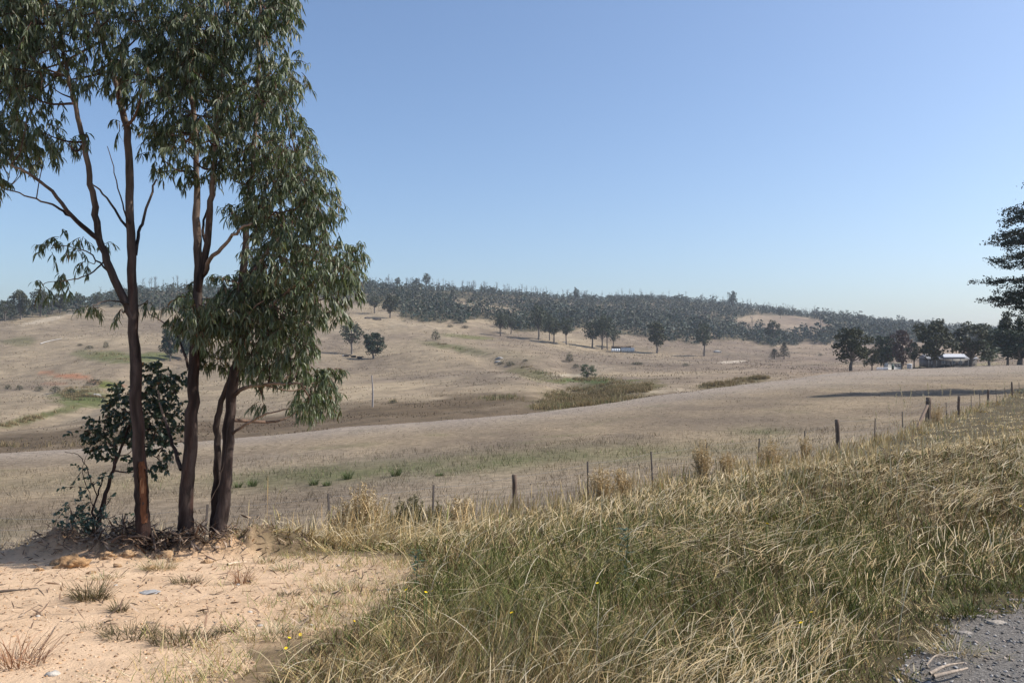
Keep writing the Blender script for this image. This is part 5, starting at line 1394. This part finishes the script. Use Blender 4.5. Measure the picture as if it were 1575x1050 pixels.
# yellow daisies
def flower_mesh():
    mb = MB(); mb.add(*tube(np.array([(0, 0, 0), (.008, 0, .5), (0, 0, 1.0)]), [.004, .0035, .003], 4), (.16, .20, .07))
    return mb.mesh('stem', M_grass)
FS = flower_mesh()
mb = MB(); k = 12
an = np.linspace(0, 2 * pi, k, endpoint=False)
V, Fc, kk = ribbon(np.zeros((k, 3)), np.stack([np.cos(an), np.sin(an), np.full(k, .5)], 1), np.stack([np.cos(an), np.sin(an), np.full(k, .05)], 1), np.full(k, .009), np.full(k, .005), np.stack([-np.sin(an), np.cos(an), np.zeros(k)], 1), [.5, 1, .5])
mb.add(V, Fc, (.80, .55, .02)); FH = mb.mesh('petals', M_grass)
for i, (a, b) in enumerate([(445, 984), (462, 978), (545, 958), (532, 963), (625, 930), (652, 945), (655, 930), (665, 930), (605, 953), (618, 971), (787, 966), (919, 912), (905, 824), (908, 808), (1080, 860), (1180, 822), (1195, 770), (1248, 961), (1382, 768), (1535, 668), (1570, 790), (440, 1000), (1232, 982)]):
    g = ground(a, b, 2.5); hh = rng.uniform(.22, .36) if a > 600 else .07
    g = ground(a, b + hh * F / g[1] * .9, 2.5)
    root = empty('yellow_daisy', g, rng.uniform(0, 6), None)
    s_ = link('stem', FS, root); s_.scale = (1, 1, hh)
    p_ = link('petals', FH, root); p_.location = (0, 0, hh); p_.rotation_euler = (rng.uniform(-.5, .9), rng.uniform(-.5, .5), 0); p_.scale = (1 + g[1] * .04,) * 3
    tag(root, 'small yellow daisy flower in the roadside grass', 'flower', 'yellow daisies in the grass')
# tall pale seed plumes against the paddock
PLM = {}
for i, (a, Yw, top) in enumerate([(1377, 30, 605), (1389, 31, 592), (1395, 29, 612), (1402, 30, 598), (1430, 33, 589), (1426, 32, 607), (1453, 34, 592), (1458, 34, 600), (1350, 29, 632), (1367, 29, 622), (1512, 44, 592), (1544, 46, 586), (1442, 31, 621), (1500, 40, 600), (436, 11.5, 790)]):
    x = (a - CX) / F * Yw; z = Hs(x, Yw); zt = EYE - (top - HOR) / F * Yw; h = max(.5, zt - z)
    mb = MB(); pts = spline(np.array([(0, 0, 0), (rng.normal(0, .04), 0, h * .6), (rng.normal(-.06, .08), 0, h)]), 8)
    V, Fc = tube(pts, np.linspace(.006, .004, 8), 4); mb.add(V, Fc, (.60, .50, .33))
    m = 60; u = rng.uniform(.72, 1, m); P = np.stack([np.interp(u, np.linspace(0, 1, 8), pts[:, j]) for j in range(3)], 1); d = nrm(rng.normal(0, 1, (m, 3)) * .6 + np.array([0, 0, 1]))
    V, Fc, k = ribbon(P, d, d, rng.uniform(.03, .07, m), np.full(m, .014), nrm(np.cross(d, rng.normal(0, 1, (m, 3)))), [.4, 1, .2]); mb.add(V, Fc, np.repeat(pick(np.array([(.66, .57, .40), (.58, .48, .32)]), m), k, 0))
    o = mb.build('seed_plume', M_grass); o.location = (x, Yw, z)
    tag(o, 'tall pale seed plume rising above the right-hand verge grass' if i < 14 else 'long pale grass stalk leaning right of the gum trunks', 'grass stalk', 'pale seed plumes' if i < 14 else None)

# ------------------------------------------------------------------ loose stones and litter
def pebbles(name, label, n, fn, s0, s1, pal, ymax, t0, t1, y0):
    X, Y = sample(n, t0, t1, y0, ymax, 1.0); k = fn(X, Y); X, Y = X[k], Y[k]; n = len(X)
    base = np.array([[1, 0, 0], [0, 1, 0], [-1, 0, 0], [0, -1, 0], [0, 0, .8], [0, 0, -.8]], float)
    V = base[None] * (1 + rng.normal(0, .28, (n, 6, 1))); a = rng.uniform(0, 6.28, n)
    R = np.zeros((n, 3, 3)); R[:, 0, 0] = np.cos(a); R[:, 0, 1] = np.sin(a); R[:, 1, 0] = -np.sin(a); R[:, 1, 1] = np.cos(a); R[:, 2, 2] = .7
    R[:, 0, 2] = rng.normal(0, .3, n)
    s = (s0 + (s1 - s0) * rng.random(n) ** 2.5)[:, None, None]
    V = (V @ R) * s + np.stack([X, Y, H(X, Y) + s[:, 0, 0] * .15], 1)[:, None]
    f = np.array([[0, 1, 4], [1, 2, 4], [2, 3, 4], [3, 0, 4], [1, 0, 5], [2, 1, 5], [3, 2, 5], [0, 3, 5]])
    mb = MB(); mb.add(V.reshape(-1, 3), (np.arange(n)[:, None, None] * 6 + f[None]).reshape(-1, 3), np.repeat(pick(pal, n, .2), 6, 0))
    return tag(mb.build(name, M_stone), label, 'stones', kind='stuff')
pebbles('gravel_stones', 'loose grey gravel of the road shoulder', 16000, lambda X, Y: road_dist(X, Y) + (fbm(X * 2.2, Y * 2.2, 47, 3) - .5) * .55 > -.12, .004, .017, np.array([(.16, .155, .15), (.26, .25, .24), (.10, .095, .09), (.40, .37, .34), (.30, .25, .21)]), 9, .25, .9, 2.2)
pebbles('dirt_pebbles', 'small pebbles and crumbs strewn on the sandy dirt', 9000, lambda X, Y: is_dirt(X, Y), .003, .013, np.array([(.46, .29, .16), (.36, .22, .12), (.60, .46, .32), (.52, .33, .19), (.24, .15, .09)]), 9.6, -.85, -.05, 2.6)
mb = MB()
n = 4200; u = rng.random(n); seg = np.interp(u, [0, .12, .3, .75, .92, 1], [0, 1, 2, 3.6, 4.6, 6]); MX = np.interp(seg, range(7), MOUND[:, 0]); MY = np.interp(seg, range(7), MOUND[:, 1])
X = MX + rng.normal(0, .22, n); Y = MY - np.abs(rng.normal(0, .3, n)) + .14
far_ = rng.random(n) < .3; X = np.where(far_, rng.uniform(-5.5, -.8, n), X); Y = np.where(far_, rng.uniform(5.0, 9, n), Y); kk_ = ~far_ | is_dirt(X, Y); X, Y = X[kk_], Y[kk_]; n = len(X)
a = rng.uniform(0, 6.28, n); d = np.stack([np.cos(a), np.sin(a), rng.normal(.1, .35, n)], 1)
V, Fc, k = ribbon(np.stack([X, Y, H(X, Y) + rng.uniform(.004, .05, n) * (rng.random(n) < .6)], 1), nrm(d), nrm(d + rng.normal(0, .3, (n, 3))), rng.uniform(.03, .14, n), rng.uniform(.005, .018, n), nrm(np.cross(d, np.array([0, 0, 1.0]) + rng.normal(0, .4, (n, 3)))), [.3, 1, .8, .1])
mb.add(V, Fc, np.repeat(pick(np.array([(.22, .14, .09), (.30, .20, .13), (.14, .09, .06), (.42, .31, .22), (.10, .07, .05)]), n), k, 0))
n = 900; X = rng.normal(-3.95, .42, n); Y = 8.82 + rng.normal(0, .11, n) + .25 * np.abs(X + 3.95); a = rng.uniform(0, 6.28, n); d = np.stack([np.cos(a), np.sin(a), rng.normal(.25, .5, n)], 1)
V, Fc, k = ribbon(np.stack([X, Y, H(X, Y) + rng.uniform(0, .10, n)], 1), nrm(d), nrm(d + rng.normal(0, .35, (n, 3))), rng.uniform(.06, .22, n), rng.uniform(.006, .026, n), nrm(np.cross(d, np.array([0, 0, 1.0]) + rng.normal(0, .5, (n, 3)))), [.4, 1, .8, .15])
mb.add(V, Fc, np.repeat(pick(np.array([(.20, .13, .085), (.30, .21, .14), (.10, .065, .045), (.44, .33, .24), (.07, .05, .04)]), n), k, 0))
tag(mb.build('leaf_litter', M_wood), 'fallen leaves and bark scraps on the dirt mound', 'leaf litter', kind='stuff')
# roots poking out of the mound
for i, (a, b, c, d, lb) in enumerate([(200, 842, 245, 846, 'dark root running across the mound top'), (232, 838, 240, 858, 'short root hanging down the mound face'), (255, 835, 280, 842, 'root by the foot of the middle trunk'), (170, 848, 205, 838, 'thin root left of the leaning trunk')]):
    stick('root', lb, [(a, b, .10), ((a + c) / 2, (b + d) / 2, .13), (c, d, .06)], .016, (.11, .075, .055), 'root', 'roots on the mound')

# ------------------------------------------------------------------ haze
mb = MB(); V, Fc = box((0, 1150, 15), (9000, 2760, 190)); mb.add(V, Fc)
hm = bpy.data.materials.new('haze'); hm.use_nodes = True
hn = hm.node_tree; hn.nodes.remove(hn.nodes['Principled BSDF'])
pv = hn.nodes.new('ShaderNodeVolumePrincipled'); pv.inputs['Color'].default_value = (.80, .88, 1.0, 1); pv.inputs['Density'].default_value = HAZE; pv.inputs['Anisotropy'].default_value = 0.2
hn.links.new(pv.outputs[0], hn.nodes['Material Output'].inputs['Volume'])
hz = mb.build('haze', hm); tag(hz, 'thin blue afternoon haze over the valley', 'haze', kind='stuff')
